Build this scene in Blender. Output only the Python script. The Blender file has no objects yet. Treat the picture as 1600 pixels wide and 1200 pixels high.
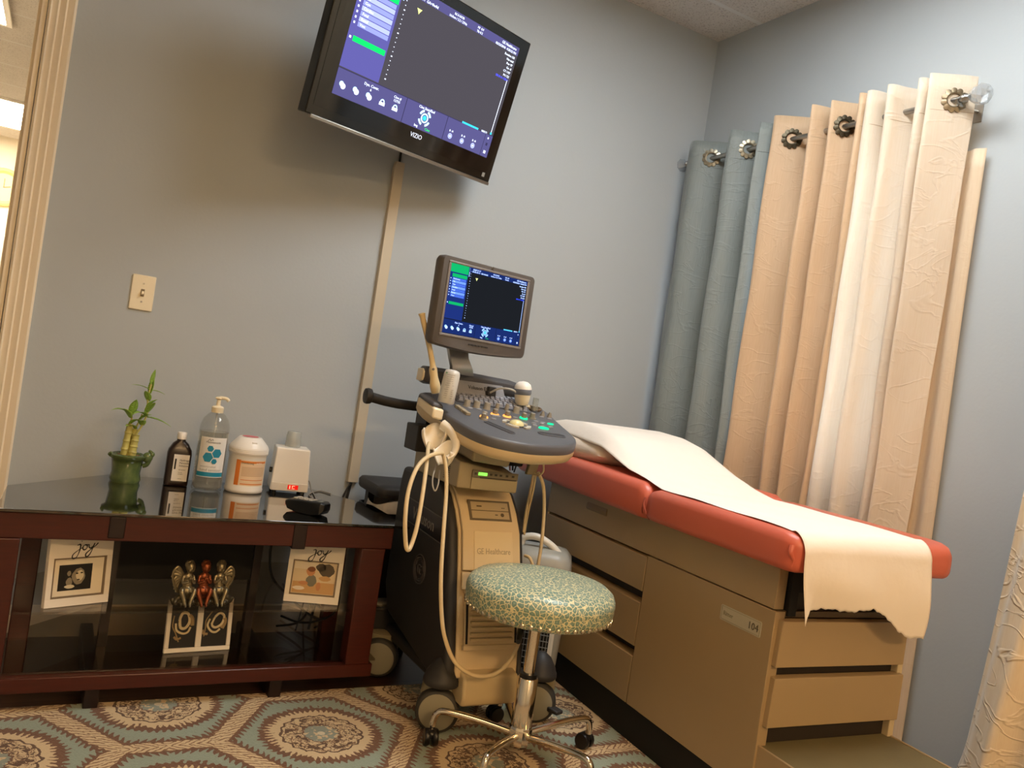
import bpy, bmesh, math, random
from mathutils import Vector, Matrix
random.seed(7)
PI=math.pi; R=math.radians; sin=math.sin; cos=math.cos
S=bpy.context.scene; COL=S.collection
# ------------------------------------------------------------------ camera
yaw,pit,rol=R(29.358),R(-0.1173),R(8.4583)
fw=Vector((sin(yaw)*cos(pit),cos(yaw)*cos(pit),sin(pit)))
r0=Vector((cos(yaw),-sin(yaw),0)); u0=r0.cross(fw)
cr=r0*cos(rol)+u0*sin(rol); cu=-r0*sin(rol)+u0*cos(rol)
CAM=Vector((-2.49338,-2.97,1.03)); FPX=1276.7
cd=bpy.data.cameras.new('camera'); cam=bpy.data.objects.new('camera',cd); COL.objects.link(cam)
cd.sensor_fit='HORIZONTAL'; cd.sensor_width=36; cd.lens=FPX*36/1600; cd.clip_start=.05; cd.clip_end=60
cam.matrix_world=Matrix(((cr.x,cu.x,-fw.x,CAM.x),(cr.y,cu.y,-fw.y,CAM.y),(cr.z,cu.z,-fw.z,CAM.z),(0,0,0,1)))
S.camera=cam
S.view_settings.view_transform='Standard'; S.view_settings.look='None'
S.view_settings.exposure=1.08; S.view_settings.gamma=1; S.view_settings.use_curve_mapping=False
w=bpy.data.worlds.new('sky'); S.world=w; w.use_nodes=True
bg=w.node_tree.nodes['Background']; bg.inputs[0].default_value=(.62,.78,1,1); bg.inputs[1].default_value=2.6
PANEL_MAIN=10.5; PANEL_BACK=5.5; PANEL_FILL=34.0; PANEL_HALL=17.0
def ray(x,y): return fw*FPX+cr*(x-800)-cu*(y-600)
def at(x,y,ax,val):            # point of a plane (axis ax = val) seen at a pixel of the photograph
    d=ray(x,y); return CAM+d*((val-CAM[ax])/d[ax])
# ------------------------------------------------------------------ materials
def lin(c):
    if isinstance(c,str):
        c=c.lstrip('#'); c=[int(c[i:i+2],16)/255 for i in (0,2,4)]
    return tuple((v/12.92 if v<=.04045 else ((v+.055)/1.055)**2.4) for v in c)+(1,)
class NT:
    def __init__(s,name):
        s.m=bpy.data.materials.new(name); s.m.use_nodes=True; s.t=s.m.node_tree
        s.b=s.t.nodes['Principled BSDF']; s.out=s.t.nodes['Material Output']
    def n(s,t,**k):
        o=s.t.nodes.new(t)
        for a,v in k.items(): setattr(o,a,v)
        return o
    def l(s,a,b): s.t.links.new(a,b)
    def put(s,sock,v):
        if isinstance(v,V): s.l(v.s,sock)
        elif isinstance(v,bpy.types.NodeSocket): s.l(v,sock)
        else: sock.default_value=v
    def math(s,op,a,b=None,c=None):
        o=s.n('ShaderNodeMath',operation=op)
        for i,v in enumerate((a,b,c)):
            if v is not None: s.put(o.inputs[i],v)
        return V(s,o.outputs[0])
    def coord(s,kind='Object'):
        tc=s.n('ShaderNodeTexCoord'); sp=s.n('ShaderNodeSeparateXYZ'); s.l(tc.outputs[kind],sp.inputs[0])
        s.vec=tc.outputs[kind]
        return [V(s,o) for o in sp.outputs]
    def noise(s,scale,detail=3,vec=None,rough=.5,dist=0):
        o=s.n('ShaderNodeTexNoise'); o.inputs['Scale'].default_value=scale; o.inputs['Detail'].default_value=detail
        o.inputs['Roughness'].default_value=rough; o.inputs['Distortion'].default_value=dist
        s.l(vec if vec is not None else s.vec,o.inputs['Vector']); return V(s,o.outputs['Fac'])
    def comb(s,x,y,z):
        o=s.n('ShaderNodeCombineXYZ')
        for i,v in enumerate((x,y,z)): s.put(o.inputs[i],v)
        return o.outputs[0]
    def mix(s,f,a,b):
        o=s.n('ShaderNodeMix',data_type='RGBA'); s.put(o.inputs[0],f); s.put(o.inputs[6],a); s.put(o.inputs[7],b); return V(s,o.outputs[2])
    def ss(s,x,a,b):
        o=s.n('ShaderNodeMapRange'); o.interpolation_type='SMOOTHSTEP'; s.put(o.inputs[0],x); o.inputs[1].default_value=a; o.inputs[2].default_value=b; return V(s,o.outputs[0])
    def bump(s,h,strength,dist=.002):
        o=s.n('ShaderNodeBump'); o.inputs['Strength'].default_value=strength; o.inputs['Distance'].default_value=dist
        s.put(o.inputs['Height'],h); s.l(o.outputs[0],s.b.inputs['Normal'])
class V:
    def __init__(s,t,k): s.t=t; s.s=k
    def __add__(a,b): return a.t.math('ADD',a,b)
    __radd__=__add__
    def __sub__(a,b): return a.t.math('SUBTRACT',a,b)
    def __rsub__(a,b): return a.t.math('SUBTRACT',b,a)
    def __mul__(a,b): return a.t.math('MULTIPLY',a,b)
    __rmul__=__mul__
    def __truediv__(a,b): return a.t.math('DIVIDE',a,b)
    def lt(a,b): return a.t.math('LESS_THAN',a,b)
    def gt(a,b): return a.t.math('GREATER_THAN',a,b)
    def abs(a): return a.t.math('ABSOLUTE',a)
    def mod(a,b): return a.t.math('FLOORED_MODULO',a,b)
    def min(a,b): return a.t.math('MINIMUM',a,b)
    def max(a,b): return a.t.math('MAXIMUM',a,b)
    def sqrt(a): return a.t.math('SQRT',a)
    def sin(a): return a.t.math('SINE',a)
_mc={}
def mat(name,col,rough=.5,metal=0,vary=0,vs=8,bs=0,bump=0,coat=0,emis=0,spec=.5,bd=.002,sheen=0):
    if name in _mc: return _mc[name]
    t=NT(name); b=t.b; c=lin(col)
    b.inputs['Base Color'].default_value=c; b.inputs['Roughness'].default_value=rough; b.inputs['Metallic'].default_value=metal
    b.inputs['Specular IOR Level'].default_value=spec; b.inputs['Coat Weight'].default_value=coat; b.inputs['Coat Roughness'].default_value=.05
    b.inputs['Sheen Weight'].default_value=sheen
    t.coord()
    v=vary if vary else .04
    n=t.noise(vs,4); k=tuple(max(0,x*(1-v)) for x in c[:3])+(1,); k2=tuple(min(1,x*(1+v)) for x in c[:3])+(1,)
    mx=t.mix(n,k,k2); t.put(b.inputs['Base Color'],mx)
    if bump: t.bump(t.noise(bs,4),bump,bd)
    if emis: t.put(b.inputs['Emission Color'],c); b.inputs['Emission Strength'].default_value=emis
    _mc[name]=t.m; return t.m
def glow(name,col,st=1):
    if name in _mc: return _mc[name]
    t=NT(name); e=t.n('ShaderNodeEmission'); e.inputs[0].default_value=lin(col); e.inputs[1].default_value=st
    t.l(e.outputs[0],t.out.inputs[0]); _mc[name]=t.m; return t.m
def clear(name,tint,gl=.05,ior=1.45,body=None,bodyf=0):
    """see-through plastic or glass: tinted transparency with a fresnel gloss"""
    if name in _mc: return _mc[name]
    t=NT(name); tr=t.n('ShaderNodeBsdfTransparent'); tr.inputs[0].default_value=lin(tint)
    g=t.n('ShaderNodeBsdfGlossy'); g.inputs['Roughness'].default_value=gl; g.inputs[0].default_value=(1,1,1,1)
    lw=t.n('ShaderNodeLayerWeight'); lw.inputs[0].default_value=.5; F0=((ior-1)/(ior+1))**2
    f=t.math('MULTIPLY_ADD',t.math('POWER',V(t,lw.outputs['Facing']),5.0),1-F0,F0)
    src=tr.outputs[0]
    if body:
        d=t.n('ShaderNodeBsdfDiffuse'); d.inputs[0].default_value=lin(body); m0=t.n('ShaderNodeMixShader'); m0.inputs[0].default_value=bodyf
        t.l(src,m0.inputs[1]); t.l(d.outputs[0],m0.inputs[2]); src=m0.outputs[0]
    m=t.n('ShaderNodeMixShader'); t.put(m.inputs[0],f); t.l(src,m.inputs[1]); t.l(g.outputs[0],m.inputs[2])
    t.l(m.outputs[0],t.out.inputs[0]); _mc[name]=t.m; return t.m
def m_wall():
    t=NT('wall_paint'); t.coord(); n=t.noise(1.2,3); f=t.noise(90,3)
    t.put(t.b.inputs['Base Color'],t.mix(n,lin('#adb4b8'),lin('#b4babd'))); t.b.inputs['Roughness'].default_value=.55
    t.b.inputs['Specular IOR Level'].default_value=.35; t.bump(f,.18,.002); return t.m
def m_ceiling():
    t=NT('ceiling_tile'); x,y,z=t.coord(); g=(y+.277).mod(.61).lt(.024); g2=(x+1.2).mod(1.22).lt(.024); g=g.max(g2)
    n=t.noise(140,2); pit=n.lt(.40); m=t.noise(9,3)
    base=t.mix(m,lin('#cfc9c2'),lin('#dcd6cf')); c=t.mix(pit*.55,base,lin('#9c9289')); c=t.mix(g,c,lin('#dcdad6'))
    t.put(t.b.inputs['Base Color'],c); t.b.inputs['Roughness'].default_value=.9; t.bump(n*(1-g)+g*1.6,.5,.003); return t.m
def m_floor():
    t=NT('floor_laminate'); x,y,z=t.coord(); v=t.comb(x*1.5,y*14,0); n=t.noise(3,5,v,.6,.6)
    seam=y.mod(.13).lt(.004); pl=t.noise(1,1,t.comb((x*.8),(y-y.mod(.13))*23,0))
    c=t.mix(n,lin('#2b1a12'),lin('#4a2f20')); c=t.mix(pl*.4,c,lin('#3a2418')); c=t.mix(seam,c,lin('#0e0806'))
    t.put(t.b.inputs['Base Color'],c); t.b.inputs['Roughness'].default_value=.35; return t.m
def m_rug():
    t=NT('rug_pile'); X,Y,z=t.coord()
    a,b=.775,.50; cx,cy=-1.73,-.85
    nd=t.noise(38,3); nd2=t.noise(55,2)
    x=X-cx+(nd-.5)*.012; y=Y-cy+(nd2-.5)*.012
    # two interleaved rectangular lattices = one lattice of elongated hexagons
    x1=(x+a/2).mod(a)-a/2; y1=(y+b/2).mod(b)-b/2
    x2=x.mod(a)-a/2; y2=y.mod(b)-b/2
    d1=x1*x1+y1*y1; d2=x2*x2+y2*y2; s=d1.lt(d2)
    px=s*x1+(1-s)*x2; py=s*y1+(1-s)*y2
    qx=px.abs(); qy=py.abs(); r=(px*px+py*py).sqrt()
    n1=(a/2,b/2); L1=math.hypot(*n1)
    e1=L1/2-(qx*(n1[0]/L1)+qy*(n1[1]/L1)); e2=b/2-qy; edge=e1.min(e2)
    ang=t.math('ARCTAN2',py,px)
    teal=lin('#8a9989'); cream=lin('#d8bf96'); brown=lin('#6b4229'); dk=lin('#553319')
    fine=t.noise(120,2); blot=t.noise(26,3,None,.6,1.0)
    c=t.mix(fine,teal,lin('#97a593'))
    # medallion
    blot=t.noise(26,3,None,.6,1.0)
    zig=((ang*58+blot*4).sin()*.006)+((nd2-.5)*.030)
    rr=r+zig
    inside=rr.lt(.166); c=t.mix(inside,c,brown)
    c=t.mix((r-zig*1.3).lt(.140),c,cream)
    def ring(c,r0_,wd,col,wob=0.):
        q=(r+(ang*18).sin()*wob+(blot-.5)*.02-r0_).abs(); return t.mix(q.lt(wd),c,col)
    c=ring(c,.108,.0032,dk,.003)
    scr=((t.noise(48,2,None,.5,1.6)-.5).abs().lt(.035))*r.lt(.103)*r.gt(.052); c=t.mix(scr,c,brown)
    scr2=(t.noise(60,2,None,.5,.8).gt(.55))*r.lt(.098)*r.gt(.045); c=t.mix(scr2,c,dk)
    c=t.mix(r.lt(.05)*t.noise(70,2).gt(.45),c,lin('#8b9486')); c=ring(c,.05,.002,brown,.002); c=t.mix(r.lt(.011),c,lin('#d9cdb0'))
    # fern border along the cell edges
    near=e1.lt(e2); along=near*(qy*(n1[0]/L1)-qx*(n1[1]/L1))+(1-near)*qx
    barb=((along*330+edge*200+blot*4).sin())
    wdt=.040+barb*.009+(nd-.5)*.016
    isb=edge.lt(wdt); c=t.mix(isb,c,brown)
    c=t.mix(edge.lt(wdt-.017-(.008*barb)),c,cream)
    leaf=((along*300-edge*430+(blot-.5)*7).sin()).gt(.62)*edge.lt(.030); c=t.mix(leaf,c,lin('#7b4f2e'))
    g=t.noise(300,2); c=t.mix(g*.25,c,lin('#584a38'))
    t.put(t.b.inputs['Base Color'],c); t.b.inputs['Roughness'].default_value=.95; t.b.inputs['Sheen Weight'].default_value=.2
    t.bump(t.noise(260,3)+isb*.8+inside*.6,.7,.004); return t.m
def m_leopard():
    t=NT('seat_leopard_vinyl'); t.coord()
    o=t.n('ShaderNodeTexVoronoi',feature='DISTANCE_TO_EDGE'); o.inputs['Scale'].default_value=84
    wv=t.n('ShaderNodeVectorMath',operation='ADD'); nz=t.n('ShaderNodeTexNoise'); nz.inputs['Scale'].default_value=60
    sc=t.n('ShaderNodeVectorMath',operation='SCALE'); sc.inputs['Scale'].default_value=.011
    t.l(t.vec,nz.inputs['Vector']); t.l(nz.outputs['Color'],sc.inputs[0]); t.l(t.vec,wv.inputs[0]); t.l(sc.outputs[0],wv.inputs[1]); t.l(wv.outputs[0],o.inputs['Vector'])
    e=V(t,o.outputs['Distance']); line=t.ss(e,.105,.04)
    k=t.noise(150,2); green=t.mix(k,lin('#5d7a70'),lin('#87a598'))
    c=t.mix(e.gt(.36)*.5,green,lin('#a3b8a2')); c=t.mix(line,c,lin('#e0d9ae'))
    t.put(t.b.inputs['Base Color'],c); t.b.inputs['Roughness'].default_value=.34; t.bump(t.noise(25,3),.15,.004); return t.m
def m_wood():
    t=NT('dark_cherry_wood'); x,y,z=t.coord(); n=t.noise(6,5,t.comb(x*2,y*2,z*18),.6,.5)
    t.put(t.b.inputs['Base Color'],t.mix(n,lin('#31110a'),lin('#521d11'))); t.b.inputs['Roughness'].default_value=.32; return t.m
def m_cloth(name,c1,c2,trans,wr=1,band=None):
    t=NT(name); x,y,z=t.coord()
    weave=(t.noise(8,2,t.comb(x*30,y*30,z*2)))
    crease=t.noise(1.0,3,t.comb(x*5,y*6,z*11),.45,1.2)
    c=t.mix(weave,lin(c1),lin(c2)); t.put(t.b.inputs['Base Color'],c); t.b.inputs['Roughness'].default_value=.55; t.b.inputs['Sheen Weight'].default_value=.25
    t.bump((1-t.ss((crease-.5).abs(),.0,.035))+weave*.10,.20*wr,.006)
    tl=t.n('ShaderNodeBsdfTranslucent'); t.put(tl.inputs[0],c); m=t.n('ShaderNodeMixShader'); m.inputs[0].default_value=trans
    t.l(t.b.outputs[0],m.inputs[1]); t.l(tl.outputs[0],m.inputs[2]); t.l(m.outputs[0],t.out.inputs[0]); return t.m
W=dict(wall=m_wall(),ceil=m_ceiling(),floor=m_floor(),rug=m_rug(),leo=m_leopard(),wood=m_wood())
trimM=mat('trim_paint','#f1e3ca',.4,vary=.03,vs=3)
hallwall=mat('hall_wall_paint','#f1e6cf',.7)
tan=mat('cabinet_enamel','#a48e6b',.42,vary=.05,vs=4,bs=400,bump=.04)
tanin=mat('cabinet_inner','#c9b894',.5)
blk=mat('dull_black','#0b0908',.7)  # plain dull black of toe kick, back panel, slots and recess
vinyl=mat('coral_vinyl','#cc6650',.36,vary=.05,vs=5,bs=30,bump=.1,bd=.003)
paper=mat('table_paper','#f3eadf',.8,vary=.02,bs=14,bump=.35,bd=.01)
charc=mat('charcoal_plastic','#2c2a29',.55,bs=500,bump=.1)
dark2=mat('dark_grey_plastic','#4c4a4c',.45,bs=600,bump=.08)
deckM=mat('slate_plastic','#5a5b60',.42,bs=700,bump=.06)
beige=mat('beige_plastic','#d9c39a',.45,vary=.02)
beige2=mat('beige_plastic_dull','#bfae8b',.5)
cream=mat('cream_plastic','#eee0c0',.35)
blackp=mat('black_plastic','#0e0d0d',.35)
blackg=mat('black_gloss','#0a0a09',.12,spec=.6)
chrome=mat('chrome','#e6dccb',.12,metal=1)
steel=mat('brushed_steel','#a9a6a0',.32,metal=1)
brass=mat('aged_bronze','#6a5a40',.4,metal=1,vary=.3,vs=60)
whitep=mat('white_plastic','#f4efe6',.35)
cable_c=mat('cable_cream','#d9c49a',.5)
cable_b=mat('cable_black','#100f0f',.5)
wheelM=mat('caster_tread','#35332f',.6); hubM=mat('caster_hub','#8b8672',.55)
glassdark=mat('black_glass_top','#0b0a09',.03,spec=.9,coat=1)
glasssh=clear('smoked_glass','#f0ede8',.02,1.5)
# ------------------------------------------------------------------ geometry helper
class MB:
    def __init__(s): s.bm=bmesh.new(); s.mi=0
    def _f(s,vs):
        try: f=s.bm.faces.new(vs); f.material_index=s.mi; return f
        except ValueError: return None
    def m(s,i): s.mi=i; return s
    def hexa(s,p):    # 8 points: bottom ring, top ring
        v=[s.bm.verts.new(q) for q in p]
        for f in ((3,2,1,0),(4,5,6,7),(0,1,5,4),(1,2,6,5),(2,3,7,6),(3,0,4,7)): s._f([v[i] for i in f])
        return s
    def box(s,a,b,M=None):
        x0,y0,z0=a; x1,y1,z1=b
        p=[Vector(q) for q in ((x0,y0,z0),(x1,y0,z0),(x1,y1,z0),(x0,y1,z0),(x0,y0,z1),(x1,y0,z1),(x1,y1,z1),(x0,y1,z1))]
        if M: p=[M@q for q in p]
        return s.hexa(p)
    def loft(s,rings,cap=True,closed=True,loop=False):
        rv=[[s.bm.verts.new(q) for q in r] for r in rings]; n=len(rv[0])
        pairs=list(zip(rv,rv[1:]))+([(rv[-1],rv[0])] if loop else [])
        for a,b in pairs:
            for i in range(n if closed else n-1):
                j=(i+1)%n; s._f([a[i],a[j],b[j],b[i]])
        if cap and closed and not loop: s._f(rv[0][::-1]); s._f(rv[-1])
        return s
    def prism(s,poly,M,h0,h1):   # polygon in XY of M, extruded z h0..h1
        return s.loft([[M@Vector((x,y,h)) for x,y in poly] for h in (h0,h1)])
    def lathe(s,prof,M=None,n=32,sx=1,sy=1,cap=True):
        M=M or Matrix()
        return s.loft([[M@Vector((max(r,1e-5)*cos(2*PI*i/n)*sx,max(r,1e-5)*sin(2*PI*i/n)*sy,z)) for i in range(n)] for r,z in prof],cap)
    def cyl(s,a,b,r,r2=None,n=20):
        a=Vector(a); b=Vector(b); M=Matrix.Translation(a)@(b-a).to_track_quat('Z','Y').to_matrix().to_4x4()
        return s.lathe([(r,0),(r if r2 is None else r2,(b-a).length)],M,n)
    def ball(s,c,r,n=20,M=None):
        if not hasattr(r,'__len__'): r=(r,r,r)
        c=Vector(c); k=n//2; Q=(M or Matrix())
        rings=[]
        for j in range(k+1):
            t=PI*j/k; rings.append([c+Q@Vector((r[0]*max(sin(t),1e-4)*cos(2*PI*i/n),r[1]*max(sin(t),1e-4)*sin(2*PI*i/n),-r[2]*cos(t))) for i in range(n)])
        return s.loft(rings)
    def tube(s,pts,r,n=10,sm=6,flat=1,closed=False):
        pts=[Vector(p) for p in pts]
        if sm: pts=smooth(pts,sm,closed)
        rr=r if callable(r) else (lambda t:r)
        rings=[]; up=None; N=len(pts)
        for i,p in enumerate(pts):
            a=pts[(i-1)%N] if closed else pts[max(i-1,0)]; b=pts[(i+1)%N] if closed else pts[min(i+1,N-1)]
            t=(b-a).normalized() if (b-a).length>1e-9 else Vector((0,0,1))
            if up is None: up=Vector((0,0,1)) if abs(t.z)<.9 else Vector((1,0,0))
            x=(up-t*up.dot(t)).normalized(); up=x; y=t.cross(x); q=rr(i/(N-1))
            rings.append([p+x*q*cos(2*PI*k/n)+y*q*flat*sin(2*PI*k/n) for k in range(n)])
        return s.loft(rings,loop=closed)
    def grid(s,nu,nv,f):
        v=[[s.bm.verts.new(f(i/nu,j/nv)) for j in range(nv+1)] for i in range(nu+1)]
        for i in range(nu):
            for j in range(nv): s._f([v[i][j],v[i+1][j],v[i+1][j+1],v[i][j+1]])
        return s
    def quad(s,a,b,c,d): s._f([s.bm.verts.new(q) for q in (a,b,c,d)]); return s
    def build(s,name,mats,parent=None,bevel=0,seg=2,ang=40,sub=0,solid=0,world=False,remesh=0,norm=True,off=0):
        if world and parent is not None: s.bm.transform(parent_world(parent).inverted())
        if norm: bmesh.ops.recalc_face_normals(s.bm,faces=s.bm.faces)
        me=bpy.data.meshes.new(name); s.bm.to_mesh(me); s.bm.free()
        for m_ in (mats if isinstance(mats,(list,tuple)) else [mats]): me.materials.append(m_)
        for p in me.polygons: p.use_smooth=True
        me.set_sharp_from_angle(angle=R(ang))
        o=bpy.data.objects.new(name,me); COL.objects.link(o)
        if parent is not None: o.parent=parent
        if solid: q=o.modifiers.new('thickness','SOLIDIFY'); q.thickness=solid; q.offset=off
        if remesh: q=o.modifiers.new('fuse','REMESH'); q.mode='VOXEL'; q.voxel_size=remesh; q.use_smooth_shade=True
        if bevel: q=o.modifiers.new('bevel','BEVEL'); q.width=bevel; q.segments=seg; q.limit_method='ANGLE'; q.angle_limit=R(35)
        if sub: q=o.modifiers.new('sub','SUBSURF'); q.levels=sub; q.render_levels=sub
        return o
def parent_world(o):
    m=o.matrix_basis.copy()
    while o.parent is not None: o=o.parent; m=o.matrix_basis@m
    return m
def smooth(p,k,closed=False):
    out=[]; n=len(p)
    for i in range(n if closed else n-1):
        if closed: a,b,c,d=p[(i-1)%n],p[i],p[(i+1)%n],p[(i+2)%n]
        else: a,b,c,d=p[max(i-1,0)],p[i],p[i+1],p[min(i+2,n-1)]
        for j in range(k):
            t=j/k; out.append(.5*((2*b)+(c-a)*t+(2*a-5*b+4*c-d)*t*t+(3*b-a-3*c+d)*t*t*t))
    if not closed: out.append(p[-1])
    return out
def frame(o,x,y):
    x=Vector(x).normalized(); z=x.cross(Vector(y)).normalized(); y=z.cross(x); o=Vector(o)
    return Matrix(((x.x,y.x,z.x,o.x),(x.y,y.y,z.y,o.y),(x.z,y.z,z.z,o.z),(0,0,0,1)))
def T(x,y,z): return Matrix.Translation((x,y,z))
def thing(name,label,cat,loc=(0,0,0),rz=0,group=None):
    o=bpy.data.objects.new(name,None); o.empty_display_size=.05; COL.objects.link(o); o.location=loc; o.rotation_euler=(0,0,rz)
    o['label']=label; o['category']=cat
    if group: o['group']=group
    bpy.context.view_layer.update() if False else None
    return o
def tag(o,label,cat,group=None,kind=None):
    o['label']=label; o['category']=cat
    if group: o['group']=group
    if kind: o['kind']=kind
    return o
def struct(mb,name,m,**k):
    o=mb.build(name,m,**k); o['kind']='structure'; return o
def text_mesh(body,size,M,ext=.0004,align='CENTER',shear=0,width=None):
    """returns verts/faces of built lettering (flat, slightly raised) placed by matrix M"""
    c=bpy.data.curves.new('lettering','FONT'); c.body=body; c.size=size; c.align_x=align; c.align_y='CENTER'; c.extrude=ext; c.shear=shear; c.resolution_u=2
    o=bpy.data.objects.new('lettering',c); COL.objects.link(o)
    dg=bpy.context.evaluated_depsgraph_get(); me=bpy.data.meshes.new_from_object(o.evaluated_get(dg))
    vs=[v.co.copy() for v in me.vertices]; fs=[tuple(p.vertices) for p in me.polygons]
    bpy.data.objects.remove(o); bpy.data.curves.remove(c); bpy.data.meshes.remove(me)
    if width and vs:
        w_=max(v.x for v in vs)-min(v.x for v in vs); k=width/w_ if w_ else 1
        for v in vs: v.x*=k
    return [M@v for v in vs],fs
def add_text(mb,body,size,M,**k):
    vs,fs=text_mesh(body,size,M,**k); bv=[mb.bm.verts.new(v) for v in vs]
    for f in fs: mb._f([bv[i] for i in f])
    return mb
# ================================================================== the room
CH=2.74
b=MB(); b.box((-4.0,-6.3,-.1),(.12,7.1,0)); struct(b,'floor',W['floor'])
b=MB(); b.box((-4.0,-6.3,CH),(.12,7.1,CH+.08)); struct(b,'ceiling',W['ceil'])
b=MB(); b.box((-2.63,0,0),(0,.12,CH)); b.box((-4.0,0,0),(-3.55,.12,CH)); b.box((-3.55,0,2.12),(-2.63,.12,CH)); struct(b,'wall_back',W['wall'])
WY0,WY1,WZ0,WZ1=-1.27,-.34,.86,2.03
b=MB(); b.box((0,-6.3,0),(.12,WY0,CH)); b.box((0,WY1,0),(.12,.12,CH)); b.box((0,WY0,0),(.12,WY1,WZ0)); b.box((0,WY0,WZ1),(.12,WY1,CH)); struct(b,'wall_right',W['wall'])
b=MB(); b.box((-4.0,-6.3,0),(-3.9,0,CH)); struct(b,'wall_left',W['wall'])
b=MB(); b.box((-3.9,-6.3,0),(0,-6.2,CH)); struct(b,'wall_front',W['wall'])
b=MB(); b.box((-4.0,6.93,0),(-.9,7.1,CH)); b.box((-4.0,.12,0),(-3.95,6.93,CH)); b.box((-1.0,.12,0),(-.9,6.93,CH)); struct(b,'wall_hall',hallwall)
def base(name,a,bb,ax):
    m_=MB(); t=.014
    prof=[(0,0),(t,0),(t,.075),(t*.75,.082),(t*.8,.088),(t*.35,.1),(0,.1)]
    if ax=='x': m_.loft([[Vector((x,-p,z)) for p,z in prof] for x in (a,bb)])
    else: m_.loft([[Vector((-p,y,z)) for p,z in prof] for y in (a,bb)])
    struct(m_,name,trimM)
base('baseboard_back',-2.562,0,'x'); base('baseboard_right',-1.15,-.014,'y')
# door casing and jamb at the left
m_=MB(); cx0,cx1=-2.638,-2.562; wd=cx1-cx0
prof=[(0,0),(0,.012),(.08,.016),(.14,.012),(.22,.013),(.34,.017),(.40,.013),(.46,.015),(.62,.020),(.68,.016),(.74,.018),(.92,.022),(1,.018),(1,0)]
m_.loft([[Vector((cx0+p*wd,-d*1.15,z)) for p,d in prof] for z in (0,2.19)])
m_.box((-3.62,-.02,2.12),(cx0,0,2.19)); struct(m_,'trim_1',trimM)
m_=MB(); m_.box((-2.655,-.004,0),(-2.641,.13,2.12)); m_.box((-3.55,-.004,0),(-3.53,.13,2.12)); m_.box((-3.53,-.004,2.105),(-2.655,.13,2.12)); m_.box((-2.667,.05,0),(-2.655,.085,2.1))
dj=struct(m_,'door_1',trimM)
h=MB(); h.box((-2.659,-.008,1.0),(-2.6545,.012,1.055)); h.box((-2.661,-.006,1.018),(-2.656,-.002,1.04)); h.build('strike_plate',steel,dj)
# window behind the curtains
wn=MB()
for y0,y1,z0,z1 in ((WY0,WY1,WZ0,WZ0+.05),(WY0,WY1,WZ1-.05,WZ1),(WY0,WY0+.05,WZ0+.05,WZ1-.05),(WY1-.05,WY1,WZ0+.05,WZ1-.05),(WY0+.05,WY1-.05,1.43,1.47)): wn.box((.03,y0,z0),(.09,y1,z1))
wo=struct(wn,'window_1',whitep,bevel=.003)
g=MB(); g.box((.057,WY0+.05,WZ0+.05),(.061,WY1-.05,WZ1-.05)); g.build('pane',clear('window_glass','#f2f6fa',.01,1.45),wo)
g=MB(); g.box((-.02,WY0-.03,WZ0-.025),(.03,WY1+.03,WZ0)); g.build('sill',trimM,wo,bevel=.004)
# rug
b=MB(); b.box((-3.35,-3.45,0),(-.22,-.563,.009)); tag(b.build('area_rug',W['rug'],bevel=.003),'large area rug with teal, cream and brown medallion and fern pattern','rug')
RZ=.0095
# ------------------------------------------------------------------ ceiling lights (troffers), one of them an added fill
def troffer(x0,x1,y0,y1,st,col,label):
    t=thing('ceiling_light',label,'ceiling light',((x0+x1)/2,(y0+y1)/2,CH),0,'recessed ceiling light panels'); 
    f=MB()
    for a,c in (((x0,y0),(x1,y0+.03)),((x0,y1-.03),(x1,y1)),((x0,y0+.03),(x0+.03,y1-.03)),((x1-.03,y0+.03),(x1,y1-.03))): f.box((a[0],a[1],CH-.02),(c[0],c[1],CH-.001))
    f.build('frame',whitep,t,world=True)
    d=MB(); d.box((x0+.03,y0+.03,CH-.012),(x1-.03,y1-.03,CH-.005)); d.build('diffuser',glow('tube_light_%s'%col.strip('#'),col,st),t,world=True)
    return t
troffer(-1.22,-.61,-2.107,-.887,PANEL_MAIN,'#eef2f3','ceiling light panel over the ultrasound machine and exam table')
troffer(-3.05,-1.83,-3.327,-2.717,PANEL_BACK,'#ffcb8c','warm ceiling light panel above the room entrance side')
troffer(-2.44,-1.22,-5.767,-5.157,PANEL_FILL,'#ffcf94','unseen warm fill light panel added at the far end of the exam room')  # added fill, out of view: lights stand interior and low fronts from behind camera
troffer(-3.55,-2.905,5.1,6.31,PANEL_HALL,'#fff0da','bright ceiling light panel far inside the next room')
troffer(-3.6,-2.955,2.0,3.03,PANEL_HALL,'#fff0db','bright ceiling light panel nearest the doorway in the next room')
# ------------------------------------------------------------------ next room
c=thing('wall_clock','round pale yellow clock on the far wall of the next room','clock',(-3.13,6.93,2.23))
MC=frame((0,0,0),(1,0,0),(0,0,1))
yel=mat('pale_yellow_wood','#e9cf86',.5)
b=MB(); b.lathe([(.19,.0),(.195,.02),(.185,.035),(.165,.04),(.15,.028),(.14,.02),(.14,0)],MC,48); b.build('rim',yel,c)
b=MB(); b.lathe([(.142,.012),(.142,.018)],MC,48); b.build('dial',mat('clock_dial','#efdca4',.5),c)
b=MB(); b.box((-.004,-.004,.019),(.004,.09,.022),MC); b.box((-.004,-.004,.019),(.06,.004,.022),MC@Matrix.Rotation(.3,4,'Z')); b.build('hands',mat('clock_hand','#a58c52',.5),c)
hc=thing('wall_cabinet','white framed cabinet against the far wall of the next room','cabinet',(-3.2,6.7,0))
b=MB(); b.box((-3.5,6.6,.0),(-2.98,6.92,1.73)); b.build('body',whitep,hc,world=True,bevel=.01)
b=MB(); b.box((-3.46,6.585,1.2),(-3.03,6.6,1.68)); b.build('door',mat('pale_grey_glass','#d9dbd2',.2),hc,world=True)
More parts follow.
